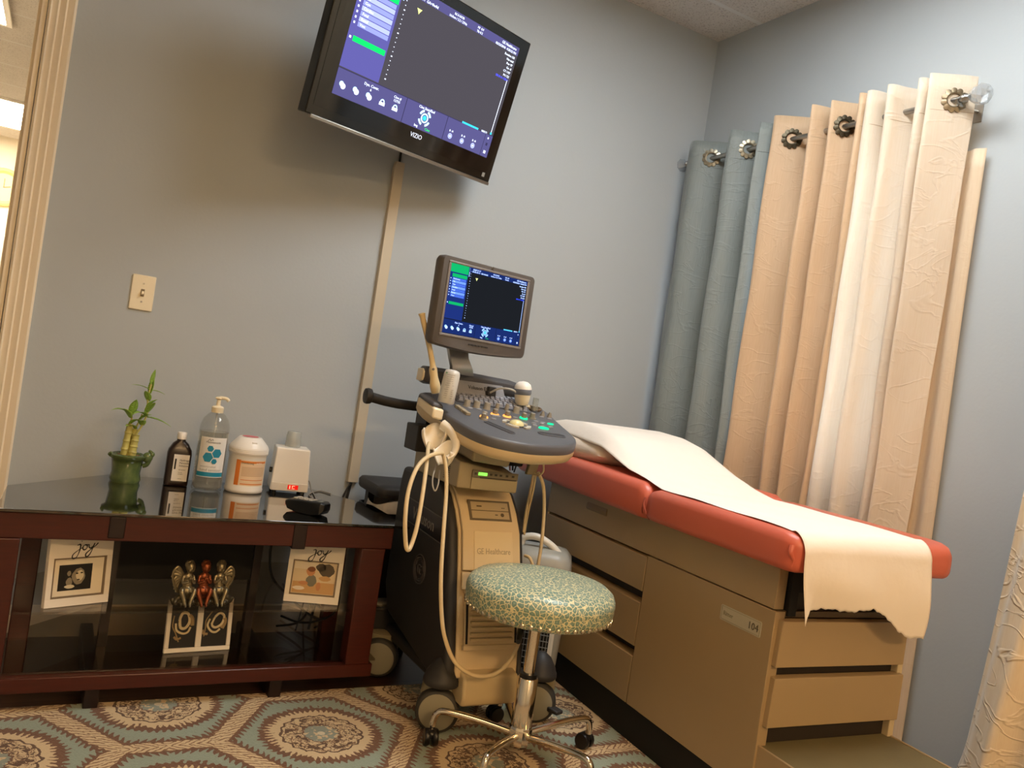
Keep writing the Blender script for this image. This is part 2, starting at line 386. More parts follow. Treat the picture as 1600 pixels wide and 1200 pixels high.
pp=thing('potted_plant','green leafy plant low in the doorway view of the next room','plant',tuple(at(-12,500,1,2.2)))
P0=at(-12,500,1,2.2); b=MB()
for k in range(16):
    a=k*2.4; l=.13+.05*random.random()
    p=[Vector((0,0,0)),Vector((cos(a)*l*.3,sin(a)*l*.3,l*.7)),Vector((cos(a)*l*.8,sin(a)*l*.8,l*1.05)),Vector((cos(a)*l*1.15,sin(a)*l*1.15,l*.8))]
    b.tube(p,lambda t:.002+.024*sin(PI*min(1,t*1.02)),6,5,.15)
b.build('leaves',mat('leaf_green','#3c7a2c',.45,vary=.2),pp)
b=MB(); b.lathe([(.05,-.14),(.07,-.02),(.075,0),(.06,0)],None,20); b.build('pot',charc,pp)
b=MB(); z0=P0.z-.14; b.box((P0.x-.3,P0.y-.15,0),(P0.x+.11,P0.y+.2,z0)); tag(b.build('side_table',blackp,bevel=.01),'dark side table under the green plant in the next room','table')
# ------------------------------------------------------------------ light switch
s=thing('light_switch','almond toggle light switch plate on the left wall by the door trim','light switch',(-2.261,0,1.143))
b=MB(); b.box((-.036,-.006,-.058),(.036,0,.058)); b.build('plate',mat('almond_plastic','#efe2c4',.35),s,bevel=.003)
b=MB(); b.box((-.0055,-.008,-.012),(.0055,-.005,.012)); b.build('toggle_slot',mat('slot_dark','#7d6c4f',.5),s)
b=MB(); b.hexa([Vector(q) for q in ((-.004,-.007,-.009),(.004,-.007,-.009),(.004,-.007,.004),(-.004,-.007,.004),(-.0035,-.019,-.004),(.0035,-.019,-.004),(.0035,-.017,.005),(-.0035,-.017,.005))]); b.build('toggle',cream,s)
for z in (-.03,.03):
    b=MB(); b.cyl((0,-.0075,z),(0,-.005,z),.0032,n=12); b.build('screw',steel,s)
# ------------------------------------------------------------------ cable raceway + cable
b=MB(); x0,x1=-1.4735,-1.4305
b.loft([[Vector((x0+(0 if i else .006),0,z)),Vector((x0+.002+(0 if i else .006),-.018,z)),Vector((x1-.002-(0 if i else .0),-.018,z)),Vector((x1,0,z))] for i,z in ((1,.568),(1,1.765),(0,1.79))])
tag(b.build('cable_raceway',mat('raceway_plastic','#c9bda6',.45),bevel=.001),'long beige cable raceway running down the wall below the television','cable cover')
b=MB(); b.tube([(-1.45,-.09,1.9),(-1.452,-.02,1.85),(-1.452,-.009,1.80),(-1.452,-.009,1.78)],.0045); tag(b.build('television_cable',cable_b),'black cable between television and the raceway below it','cable')
b=MB(); b.tube([(-1.455,-.009,.58),(-1.46,-.012,.54),(-1.475,-.02,.45),(-1.52,-.03,.2),(-1.55,-.05,.02)],.005); b.tube([(-1.445,-.009,.58),(-1.47,-.02,.545),(-1.50,-.03,.47),(-1.55,-.04,.3),(-1.6,-.06,.02)],.003)
tag(b.build('raceway_cable',cable_b),'black cables leaving the bottom of the wall raceway','cable')
# ------------------------------------------------------------------ ultrasound picture (on both screens)
def ui(name,M,w,h,parent,k,tone):
    """M: origin at the lower left of the picture, x right, y up, z out of the glass"""
    if tone=='tv': cols=dict(bgc='#3d3a40',pan='#4d4a86',pan2='#47446e',line='#2f2c48',grn='#10c95a',txt='#dfe9ff',lst='#9aa3d8',lst2='#7f86c4',cy='#35b5cf',ring='#b9e4fb',blue='#4a4ff0',yel='#e9ef8a',bar='#9dc1e8')
    else: cols=dict(bgc='#14161a',pan='#15255e',pan2='#122152',line='#0b1433',grn='#0c8f52',txt='#a9c2ff',lst='#5c7fe0',lst2='#3a58b4',cy='#4fb6e8',ring='#8db9ff',blue='#2c40e0',yel='#cfd88a',bar='#8fb0ff')
    names=list(cols); mats=[glow('screen_%s_%s'%(tone,c),cols[c],k) for c in names]
    b=MB(); I=lambda n_:names.index(n_)
    def rc(x0,y0,x1,y1,c,z=.0006): b.m(I(c)); b.box((x0*w,y0*h,0),(x1*w,y1*h,z),M); 
    rc(0,0,1,1,'bgc',.0003)
    rc(0,.21,.219,1,'pan'); rc(0,0,1,.197,'pan2'); rc(.219,.93,1,1,'pan2'); rc(0,.197,1,.203,'line',.0007)
    rc(.398,0,.402,.197,'line',.0008); rc(.668,0,.672,.197,'line',.0008); rc(.945,0,.948,.197,'line',.0008)
    if tone!='tv': rc(0,.88,.219,1,'grn',.0007)
    rc(.228,.86,.234,.99,'bar')
    # settings list
    for i in range(7):
        y=.785-.040*i; rc(.035,y-.017,.205,y+.017,'lst' if i%2 else 'lst2',.0008)
        b.m(I('txt')); add_text(b,'%s'%('Abdomen Ob Gyn Cardiac Fetal Renal Vasc 3D Std'.split()[i%8]),.030*h,M@T((.045)*w,y*h,.001),align='LEFT')
        rc(.012,y-.008,.020,y+.008,'txt',.0008)
    rc(.03,.81,.21,.86,'grn',.0011); rc(.03,.415,.21,.455,'grn',.0011); rc(.01,.428,.020,.445,'txt',.0009)
    # depth ticks
    for i in range(20):
        y=.26+i*.036; s_=.0035 if i%5 else .006; rc(.2485-s_/2,y-s_*.7,.2485+s_/2+s_*.3,y+s_*.7,'txt',.0009)
    # header writing
    b.m(I('txt')); A=dict(align='LEFT')
    add_text(b,'BABY D 27',.030*h,M@T(.27*w,.975*h,.0012),**A); add_text(b,'RC4-5/OB',.026*h,M@T(.53*w,.975*h,.0012),**A); add_text(b,'MI  0.9',.026*h,M@T(.69*w,.975*h,.0012),**A)
    add_text(b,'18-02-23-11  GA=0w0d',.030*h,M@T(.26*w,.945*h,.0012),**A); add_text(b,'16.0cm / 2.2 / 27Hz',.026*h,M@T(.50*w,.945*h,.0012),**A); add_text(b,'TIs 0.2',.026*h,M@T(.69*w,.945*h,.0012),**A)
    add_text(b,'GE Healthcare',.032*h,M@T(.98*w,.975*h,.0012),align='RIGHT'); add_text(b,'02/23/2018  4:20:32 PM',.028*h,M@T(.985*w,.94*h,.0012),align='RIGHT')
    for i,t_ in enumerate(('Routine OB','Har-mid','Pwr 97','Gn -8','C7 / M7','P4 / E2')): add_text(b,t_,.027*h,M@T(.985*w,(.90-.034*i)*h,.0012),align='RIGHT')
    b.m(I('blue')); add_text(b,'SRI II 4 / CRI 1',.027*h,M@T(.985*w,.70*h,.0012),align='RIGHT')
    b.m(I('yel')); b.loft([[M@Vector((x*w,y*h,z)) for x,y in ((.315,.865),(.345,.865),(.336,.845),(.33,.825),(.324,.845))] for z in (.0003,.001)])
    rc(.978,.215,.981,.70,'txt',.0008); rc(.974,.205,.985,.225,'cy',.001)
    rc(.768,.197,.885,.213,'cy',.001); b.m(I('txt')); add_text(b,'100/171',.024*h,M@T(.93*w,.205*h,.0012))
    # bottom bar: knobs, rocker ring
    def disc(x,y,r,c,r2=0,z=.0012,a0=0,a1=2*PI):
        n=20; b.m(I(c))
        if r2: 
            for q in range(n):
                t0=a0+(a1-a0)*q/n; t1=a0+(a1-a0)*(q+1)/n
                b.hexa([M@Vector((x*w+rr*h*cos(t),y*h+rr*h*sin(t),zz)) for zz in (.0003,z) for rr,t in ((r2,t0),(r,t0),(r,t1),(r2,t1))])
        else: b.loft([[M@Vector((x*w+r*h*cos(2*PI*q/n),y*h+r*h*sin(2*PI*q/n),zz)) for q in range(n)] for zz in (.0003,z)])
    for x in (.041,.115,.189): disc(x-.006,.092,.020,'ring'); disc(x+.004,.078,.022,'txt',0,.0014)
    for x in (.268,.345): rc(x-.016,.06,x+.016,.085,'txt',.001); disc(x,.088,.022,'ring',.012)
    b.m(I('txt')); add_text(b,'Dyn. Contr.',.030*h,M@T(.19*w,.165*h,.0012)); add_text(b,'6',.028*h,M@T(.19*w,.135*h,.0012))
    add_text(b,'Cine #',.028*h,M@T(.345*w,.165*h,.0012)); add_text(b,'12755',.028*h,M@T(.345*w,.137*h,.0012)); add_text(b,'Cine Start/End',.030*h,M@T(.53*w,.178*h,.0012))
    disc(.53,.103,.040,'ring',.028); disc(.53,.103,.020,'cy')
    for k0 in range(4): disc(.53,.103,.068,'ring',.050,.0012,k0*PI/2+.35,k0*PI/2+PI/2-.35)
    b.m(I('txt')); add_text(b,'Img',.028*h,M@T(.49*w,.022*h,.0012)); b.m(I('grn')); add_text(b,'Cine',.030*h,M@T(.565*w,.022*h,.0012))
    for x in (.715,.80,.88): disc(x,.052,.024,'lst',.013,.0012); disc(x,.052,.009,'txt'); b.m(I('txt')); add_text(b,'B  /4',.024*h,M@T(x*w,.095*h,.0012))
    rc(.965,.03,.98,.055,'txt',.001); rc(.965,.10,.978,.125,'line',.001); rc(.967,.16,.975,.175,'txt',.001)
    return b.build(name,mats,parent,world=True,norm=False)
# ------------------------------------------------------------------ television
O=Vector((-1.9229,-.4253,1.7445)); ta=Vector((.94242,.3339,.01874)); tu=Vector((.06106,-.22689,.97201)); TW,TH=.832,.538
MT=frame(O,ta,tu)           # x along the screen, y up, z towards the viewer
tv=thing('television','black flat television with silver lower edge mounted high on the wall','television',tuple(MT@Vector((TW/2,0,-.05))))
b=MB(); b.box((0,.010,-.045),(TW,TH,0),MT); b.loft([[MT@Vector((x,y,z)) for x,y in ((i,.03+i*.3),(TW-i,.03+i*.3),(TW-i,TH-.02-i),(i,TH-.02-i))] for i,z in ((.03,-.045),(.09,-.085),(.2,-.095))])
b.build('housing',blackg,tv,bevel=.004,world=True)
b=MB(); b.box((.022,.0,-.012),(TW,.0115,.0025),MT); b.build('silver_strip',steel,tv,bevel=.0015,world=True)
b=MB(); b.box((.022,.040,.0),(TW-.022,TH-.025,.0012),MT); b.build('screen_glass',mat('screen_black','#060607',.08,spec=.6),tv,world=True)
ui('screen_picture',MT@T(.073,.093,.0013),.708,.408,tv,1.0,'tv')
b=MB(); add_text(b,'VIZIO',.022,MT@T(.435,.069,.0014),width=.052); b.build('maker_lettering',glow('logo_light','#cfd3dd',.9),tv,world=True,norm=False)
b=MB(); b.box((.785,.024,0),(.799,.045,.0008),MT); b.build('corner_sticker',mat('sticker_grey','#8f8d86',.5),tv,world=True)
b=MB(); cw=MT@Vector((TW/2,.27,-.09)); b.box((-.1,-.1,-.1),(.1,.1,-.09),MT@T(TW/2,.27,0)); b.tube([cw,cw+Vector((-.02,.06,0)),Vector((cw.x+.0,-.02,cw.z-.02))],.018,10,3); b.box((cw.x-.09,-.02,cw.z-.13),(cw.x+.09,0,cw.z+.1)); b.build('wall_mount',blackp,tv,world=True)
# ------------------------------------------------------------------ television console (TV stand)
CT=.537
tvs=thing('television_stand','dark cherry wood television stand with black glass top and glass shelves','tv stand',(-2.03,-.35,0))
outl=[(-2.565,-.625),(-2.555,-.31),(-2.285,-.018),(-1.618,-.03),(-1.468,-.295),(-1.46,-.625)]
b=MB(); b.prism(outl,Matrix(),CT-.008,CT); b.build('glass_top',glassdark,tvs,world=True,bevel=.0015)
def inset(p,dx,dy0,dy1): 
    cx=-2.02; return [(cx+(x-cx)*(1-dx), max(min(y,-dy1),-dy0)) for x,y in p]
sh=[(-2.535,-.60),(-2.535,-.33),(-2.28,-.06),(-1.64,-.06),(-1.50,-.31),(-1.50,-.60)]
b=MB(); b.prism(sh,Matrix(),.263,.269); b.build('glass_shelf',glasssh,tvs,world=True)
b=MB(); b.prism([(x,max(y,-.598)) for x,y in sh],Matrix(),.106,.112); b.build('glass_shelf',clear('smoked_glass_low','#e2ddd5',.02,1.5),tvs,world=True)
b=MB(); b.box((-2.575,-.618,.462),(-1.508,-.575,.529)); b.build('front_rail',W['wood'],tvs,world=True,bevel=.003)
b=MB(); b.box((-2.575,-.618,.064),(-1.515,-.575,.104)); b.build('bottom_rail',W['wood'],tvs,world=True,bevel=.003)
for x0,x1 in ((-2.585,-2.503),(-1.604,-1.528)):
    b=MB(); b.box((x0,-.619,.104),(x1,-.56,.462)); b.build('post',W['wood'],tvs,world=True,bevel=.003)
for x0,x1 in ((-2.50,-2.45),(-1.60,-1.55)):
    b=MB(); b.box((x0,-.34,.0),(x1,-.30,.529)); b.build('post',W['wood'],tvs,world=True,bevel=.003)
for x in (-2.287,-1.80):
    b=MB(); b.box((x-.02,-.622,.470 if x<-2 else .455),(x+.02,-.06,.528)); b.build('crossbar',mat('espresso_wood','#1d0b07',.4),tvs,world=True,bevel=.003)
    b=MB(); b.box((x-.018,-.60,.0),(x+.018,-.08,.066)); b.build('foot',mat('espresso_wood','#1d0b07',.4),tvs,world=True,bevel=.003)
    b=MB(); b.box((x+.02 if x<-2 else x-.045,-.30,.066),(x+.045 if x<-2 else x-.02,-.26,.465)); b.build('spine_post',mat('espresso_wood','#1d0b07',.4),tvs,world=True)
b=MB(); b.box((-2.262,-.29,.27),(-1.825,-.27,.468)); b.build('back_panel',blk,tvs,world=True)
b=MB()
pts=[[(-1.78,-.27,.45),(-1.79,-.28,.36),(-1.775,-.3,.28),(-1.72,-.34,.235),(-1.66,-.36,.25),(-1.60,-.33,.26),(-1.56,-.25,.2)],
 [(-1.70,-.2,.25),(-1.70,-.25,.22),(-1.60,-.3,.18),(-1.56,-.28,.13),(-1.55,-.12,.05)],[(-1.74,-.30,.26),(-1.70,-.35,.21),(-1.62,-.36,.16),(-1.58,-.4,.2),(-1.56,-.36,.24)],
 [(-1.55,-.30,.20),(-1.60,-.34,.155),(-1.66,-.3,.13),(-1.7,-.2,.12)],[(-1.67,-.22,.25),(-1.64,-.3,.2),(-1.68,-.35,.15),(-1.74,-.3,.12)]]
for p in pts: b.tube(p,.0038,8)
tag(b.build('cable_bundle',cable_b),'tangle of black cables hanging between the television stand shelves on its right side','cable')
# ------------------------------------------------------------------ things on the glass top
Z=CT
def leafmesh(b,base,d,l,wd,droop=.3):
    d=Vector(d).normalized(); side=d.cross(Vector((0,0,1))); side=side.normalized() if side.length>.01 else Vector((1,0,0)); n=10
    up=side.cross(d)
    for i in range(n):
        q=[]
        for t in (i/n,(i+1)/n):
            c=Vector(base)+d*l*t-Vector((0,0,1))*droop*l*t*t; ww=wd*sin(PI*min(1,.12+t*.88))**.8*(1-t*.25)
            q.append((c-side*ww+up*ww*.35,c,c+side*ww+up*ww*.35))
        (a0,b0,c0),(a1,b1,c1)=q; b.quad(a0,b0,b1,a1); b.quad(b0,c0,c1,b1)
pb=thing('potted_bamboo','small lucky bamboo plant in a green glazed ceramic pot on the stand','potted plant',(-2.243,-.13,Z))
potm=NT('green_glaze'); potm.coord(); potm.put(potm.b.inputs['Base Color'],potm.mix(potm.noise(38,4),lin('#23402a'),lin('#77854a'))); potm.b.inputs['Roughness'].default_value=.18; potm=potm.m
b=MB(); n=8
def pr(r,z): return [Vector((r*(1+.05*(i%2))*cos(2*PI*i/16+.2),r*(1+.05*(i%2))*sin(2*PI*i/16+.2),z)) for i in range(16)]
b.loft([pr(r,z) for r,z in ((.030,.0),(.041,.0),(.044,.01),(.040,.03),(.043,.06),(.045,.072),(.054,.078),(.055,.086),(.046,.090),(.038,.086),(.036,.07),(.01,.068))]); b.build('pot',potm,pb,ang=60)
b=MB(); b.ball((.056,-.012,.083),(.016,.012,.017)); b.ball((.068,-.014,.094),(.008,.008,.009)); b.tube([(.045,-.01,.055),(.056,-.012,.06),(.062,-.013,.075)],.007,8); b.tube([(.060,-.012,.088),(.066,-.01,.10),(.058,-.006,.104)],.004,8); b.build('pot_ornament',potm,pb); b=MB(); b.tube([(-.05,-.01,.08),(-.056,-.016,.086),(-.05,-.02,.092)],.004,8); b.build('pot_lug',potm,pb)
b=MB(); b.lathe([(.037,.079),(.036,.081)],None,16)
for k in range(26): a=k*2.4; r=.034*math.sqrt(k/26); b.ball((r*cos(a),r*sin(a),.083),(.006,.005,.004),6)
b.build('pebbles',mat('pebbles','#7b5a33',.6,vary=.4,vs=60),pb)
stemM=mat('bamboo_stem','#bdb566',.4,vary=.25,vs=20); leafM=mat('bamboo_leaf','#93b848',.45,vary=.2,vs=30)
def stalk(x,y,h,lean,r=.009):
    b=MB(); P=[Vector((x+lean*t*h,y,.078+h*t)) for t in [i/12 for i in range(13)]]
    b.tube(P,lambda t:r*(1.0-.25*t)*(1+.18*(abs(((t*4)%1)-.02)<.07)),10,2); b.build('stalk',stemM,pb); return P[-1]
e1=stalk(-.012,.0,.105,.04,.0125); e2=stalk(.008,-.008,.075,.08,.013); e3=stalk(-.001,.010,.09,.12,.011)
b=MB(); b.tube([e2,e2+Vector((.012,0,.03)),e2+Vector((.022,0,.07)),e2+Vector((.018,0,.12)),e2+Vector((.022,0,.165))],.003,8); b.tube([e1,e1+Vector((.002,0,.02)),e1+Vector((-.005,0,.045))],.003,8); b.tube([e3,e3+Vector((.01,0,.03)),e3+Vector((.014,0,.05))],.003,8); b.build('shoot',stemM,pb)
b=MB(); t2=e2+Vector((.022,0,.165))
for bs,d,l,wd,dr in ((t2,(.1,-.2,1),.045,.006,0),(t2+Vector((0,0,-.02)),(-.9,-.2,.5),.06,.004,.3),(t2+Vector((0,0,-.02)),(.9,-.1,.1),.04,.004,.3),(t2+Vector((0,0,-.03)),(.1,.1,1),.05,.008,0),
  (e1+Vector((-.004,0,.03)),(-.8,-.3,.7),.07,.008,.5),(e1+Vector((-.003,0,.02)),(-.5,-.5,.9),.055,.010,.3),(e1+Vector((0,0,.03)),(.1,-.5,1),.06,.010,.1),(e1,(.5,-.6,.7),.05,.009,.3),
  (e3+Vector((.012,0,.04)),(1,-.3,.15),.085,.007,.35),(e3+Vector((.01,0,.03)),(.6,-.5,.8),.05,.009,.3),(e2+Vector((.02,0,.06)),(-.6,-.5,.6),.06,.011,.5),(e2+Vector((.02,0,.07)),(.3,-.6,.9),.06,.010,.2),(e2+Vector((.02,0,.11)),(-.3,-.6,.9),.05,.009,.2),(e2+Vector((.012,0,.03)),(-.2,-.7,.8),.05,.010,.4),(e3,(-.6,-.6,.6),.05,.01,.4),(e2+Vector((.02,0,.09)),(.5,-.4,.8),.045,.009,.2)):
    leafmesh(b,bs,d,l*1.12,wd*1.45,dr)
b.build('leaves',leafM,pb,norm=False,solid=.0006)
# brown peroxide bottle
FV=Vector((-.24,-.97,0)).normalized()           # roughly towards the camera
def facing(o,yawdeg): a=R(yawdeg); return frame(o,(cos(a),sin(a),0),(0,0,1))
bo=thing('peroxide_bottle','dark brown bottle with white cap and white label','bottle',(-2.093,-.14,Z),R(-3))
b=MB(); SC=lambda x,y,z,e=.35:[Vector((x*(abs(cos(t))**e)*(1 if cos(t)>=0 else -1),y*(abs(sin(t))**e)*(1 if sin(t)>=0 else -1),z)) for t in [2*PI*i/32 for i in range(32)]]
b.loft([SC(x,y,z,e) for x,y,z,e in ((.032,.02,0,.4),(.0365,.0235,.003,.35),(.037,.024,.02,.35),(.037,.024,.105,.35),(.035,.0225,.118,.4),(.024,.018,.138,.6),(.0135,.0135,.147,1),(.0135,.0135,.158,1))]); b.build('body',mat('amber_plastic','#231510',.28),bo,ang=50)
b=MB(); b.lathe([(.0145,.152),(.0150,.154),(.0148,.172),(.013,.1745)],None,28); b.build('cap',whitep,bo,ang=50)
b=MB(); b.box((-.017,-.0255,.018),(.030,-.0240,.104)); b.m(1)
ML=frame((.006,-.0256,0),(1,0,0),(0,0,1))
for t_,sz,y in (('Hydrogen',.0085,.086),('Peroxide',.0085,.077),('Solution',.0085,.068),('3% topical',.005,.055),('first aid',.004,.046),('antiseptic',.004,.041),('16 fl oz',.004,.026)): add_text(b,t_,sz,ML@T(-.005,y,.0002),align='LEFT')
b.box((-.013,-.0258,.056),(-.008,-.0255,.09)); b.build('label',[mat('label_white','#ece6dc',.5),blackp],bo)
# hand sanitizer
sb=thing('sanitizer_pump_bottle','tall clear pump bottle of hand sanitizer with blue hexagons on its label','bottle',(-2.006,-.2,Z),R(-4))
b=MB(); b.lathe([(.001,.002),(.040,.0),(.046,.004),(.048,.012),(.046,.022),(.047,.03),(.047,.195),(.045,.215),(.038,.235),(.026,.25),(.016,.257),(.0155,.275)],None,40); b.build('bottle_shell',clear('clear_pet','#f4f3f0',.04,1.45),sb,ang=60)
b=MB(); b.lathe([(.001,.008),(.038,.008),(.044,.015),(.044,.194),(.001,.194)],None,40); b.build('gel',clear('clear_gel','#e6e5df',.05,1.3,'#cfcdc4',.2),sb,ang=40)
b=MB(); b.m(0); 
def arc(r,a0,a1,z0,z1,n=24): 
    b.grid(n,1,lambda u,v:Vector((r*sin(a0+(a1-a0)*u),-r*cos(a0+(a1-a0)*u),z0+(z1-z0)*v)))
arc(.0474,-.95,.95,.05,.178); b.m(1); arc(.0476,-.95,.95,.052,.066)
def onarc(vs,r): return [Vector((r*sin(v.x/r),-r*cos(v.x/r),v.y)) for v in vs]
def hexd(cx,cz,rr,mi):
    b.m(mi); q=onarc([Vector((cx+rr*cos(PI/3*i),cz+rr*sin(PI/3*i))) for i in range(6)],.0492); b._f([b.bm.verts.new(v) for v in q])
for c_ in ((-.009,.142,.0105),(.013,.128,.0155),(-.014,.114,.0165),(.007,.102,.009)): hexd(*c_,1)
def arctext(b,body,size,cx,cz,r,mi,align='CENTER'):
    b.m(mi); vs,fs=text_mesh(body,size,Matrix(),0,align); q=onarc([Vector((v.x+cx,v.y+cz)) for v in vs],r); bv=[b.bm.verts.new(v) for v in q]
    for f in fs: b._f([bv[i] for i in f])
arctext(b,'Mountainside',.0085,-.002,.162,.0480,2); b.m(2); b.tube([Vector((x,-.0478,z)) for x,z in ((-.020,.166),(-.014,.173),(-.012,.167),(-.006,.172),(-.004,.168))],.0007,5,2); arctext(b,'antimicrobial',.0095,-.010,.084,.0480,3); arctext(b,'hand sanitizer',.0125,.0,.073,.0480,3)
b.build('label',[mat('label_paper','#e9e6df',.5),mat('label_blue','#1f86a3',.4),blackp,mat('label_grey','#9b9a94',.5)],sb,norm=False)
b=MB(); b.lathe([(.018,.255),(.019,.257),(.019,.272),(.015,.276),(.007,.278),(.006,.296)],None,30); b.tube([(0,0,.292),(0,0,.300),(.004,-.002,.304),(.022,-.006,.303),(.030,-.008,.296)],.0055,10); b.ball((0,0,.302),(.012,.010,.0055)); b.build('pump',cream,sb)
b=MB(); b.cyl((0,0,.02),(0,0,.26),.0025,n=8); b.build('dip_tube',clear('tube_plastic','#e8ecec',.1,1.4,'#ffffff',.3),sb)
# wipes tub
wt=thing('wipes_canister','round white canister of disinfecting wipes with an orange label','canister',(-1.884,-.175,Z),R(4))
b=MB(); b.lathe([(.055,0),(.061,.004),(.062,.012),(.060,.018),(.060,.128),(.0615,.131)],None,44); b.build('tub',whitep,wt,ang=50)
b=MB(); b.lathe([(.0625,.128),(.064,.130),(.064,.150),(.0625,.152),(.060,.158),(.040,.180),(.036,.184),(.002,.185)],None,44)
for z in (.134,.139,.144): b.lathe([(.0643,z),(.0648,z+.0012),(.0643,z+.0024)],None,44)
b.box((-.006,-.052,.163),(.010,-.042,.172)); b.build('lid',whitep,wt,ang=40)
b=MB(); b.lathe([(.026,.185),(.026,.1858),(.001,.1858)],None,24); b.build('lid_seal',mat('pink_seal','#d9707a',.5),wt)
b=MB(); arc(.0603,-.85,1.0,.028,.112); b.m(1); arc(.0605,-.85,-.60,.028,.112); arc(.0605,-.6,1.0,.103,.109); b.m(3); 
for z in (.088,.084,.080,.076,.072,.068,.064,.060): arc(.0606,-.5,.88,z,z+.0012)
b.m(1); arc(.0605,-.5,.9,.046,.048); arc(.0605,-.5,.9,.032,.035)
arctext(b,'Disinfecting',.0085,-.014,.1025,.0608,2); arctext(b,'WIPES',.0085,.026,.1025,.0608,4)
b.build('label',[mat('label_peach','#efd2ae',.5),mat('label_orange','#e07f2e',.45),blackp,mat('label_tan','#b98f68',.5),whitep],wt,norm=False)
# gel warmer with bottle
gw=thing('gel_warmer','white box shaped gel warmer with a glowing red display','gel warmer',(-1.725,-.135,Z),R(-8))
b=MB(); a_,c_=.066,.056
b.hexa([Vector(q) for q in ((-a_,-c_,.012),(a_-.004,-c_,.012),(a_-.004,c_,.012),(-a_,c_,.012),(-a_+.006,-c_+.004,.158),(a_-.014,-c_+.004,.158),(a_-.014,c_-.006,.158),(-a_+.006,c_-.006,.158))]); b.build('body',whitep,gw,bevel=.005,seg=3)
b=MB(); b.box((-a_+.004,-c_-.001,.012),(a_-.006,-c_+.006,.040)); b.build('front_strip',mat('warmer_strip','#e4ddd0',.4),gw,bevel=.002)
b=MB(); b.box((-.008,-c_-.0025,.019),(.027,-c_,.034)); b.m(1); b.box((-.003,-c_-.0032,.021),(.001,-c_-.0020,.032)); b.box((.006,-c_-.0032,.021),(.016,-c_-.0020,.023)); b.box((.006,-c_-.0032,.030),(.016,-c_-.0020,.032)); b.box((.006,-c_-.0032,.025),(.009,-c_-.0020,.032)); b.build('display',[glow('display_red','#b3150c',.9),glow('display_red_hot','#ff7a5a',1.3)],gw)
for x,y in ((-.05,-.04),(.045,-.04),(-.05,.04),(.045,.04)):
    b=MB(); b.cyl((x,y,0),(x,y,.013),.008,n=12); b.build('foot',blackp,gw)
b=MB(); b.cyl((-a_-.006,-.015,.075),(-a_+.004,-.015,.075),.009,n=14); b.build('side_knob',blackp,gw)
gb=thing('gel_bottle','small clear capped bottle standing in the white gel warmer','bottle',(-1.728,-.13,Z+.159))
b=MB(); b.lathe([(.026,0),(.0265,.004),(.0255,.038),(.0235,.042),(.0235,.05),(.021,.053),(.001,.053)],None,28); b.build('cap',clear('frosted_cap','#e9ecea',.25,1.45,'#d5d8d4',.45),gb)
b=MB(); b.lathe([(.017,0),(.0175,.03),(.012,.036),(.001,.036)],None,24); b.m(1); b.box((-.008,-.0185,.012),(.012,-.017,.015)); b.box((-.004,-.0185,.018),(.012,-.017,.022)); b.build('neck',[mat('gel_white','#cfd0cc',.4),mat('print_grey','#5d5f60',.5)],gb)
b=MB(); b.tube([(-1.665,-.09,Z+.03),(-1.64,-.085,Z+.035),(-1.63,-.10,Z+.006),(-1.645,-.2,Z+.003),(-1.665,-.28,Z+.003),(-1.66,-.18,Z+.003),(-1.60,-.09,Z+.003),(-1.57,-.14,Z+.003)],.0024,8); tag(b.build('warmer_cord',mat('cord_grey','#8f8b82',.5)),'thin grey cord curling from the white gel warmer over the glass','cord')
ph=thing('remote_handset','black cordless handset lying on the front edge of the glass top','handset',(-1.752,-.485,Z),R(-48))
b=MB()
b.loft([[Vector((x,y*w_,z0)) if False else Vector((x,yy,zz)) for yy,zz in ((-w_,zb),(w_,zb),(w_*1.02,zt-.004),(w_*.8,zt),(-w_*.8,zt),(-w_*1.02,zt-.004))] for x,w_,zb,zt in ((-.070,.016,.020,.030),(-.055,.024,.006,.036),(-.02,.027,.0,.040),(.03,.028,.0,.043),(.060,.027,.006,.044),(.071,.018,.020,.040))]); b.build('body',blackp,ph,bevel=.002)
b=MB()
for i in range(4):
    for j in range(3): x=-.035+i*.018; y=-.013+j*.013; b.box((x-.006,y-.0050,.038),(x+.006,y+.0050,.0435))
b.build('keypad',mat('key_grey','#b8b5ac',.4),ph,bevel=.001)
b=MB(); b.box((.036,-.018,.040),(.056,.018,.0445)); b.build('display',mat('lcd_grey','#55574f',.2),ph)
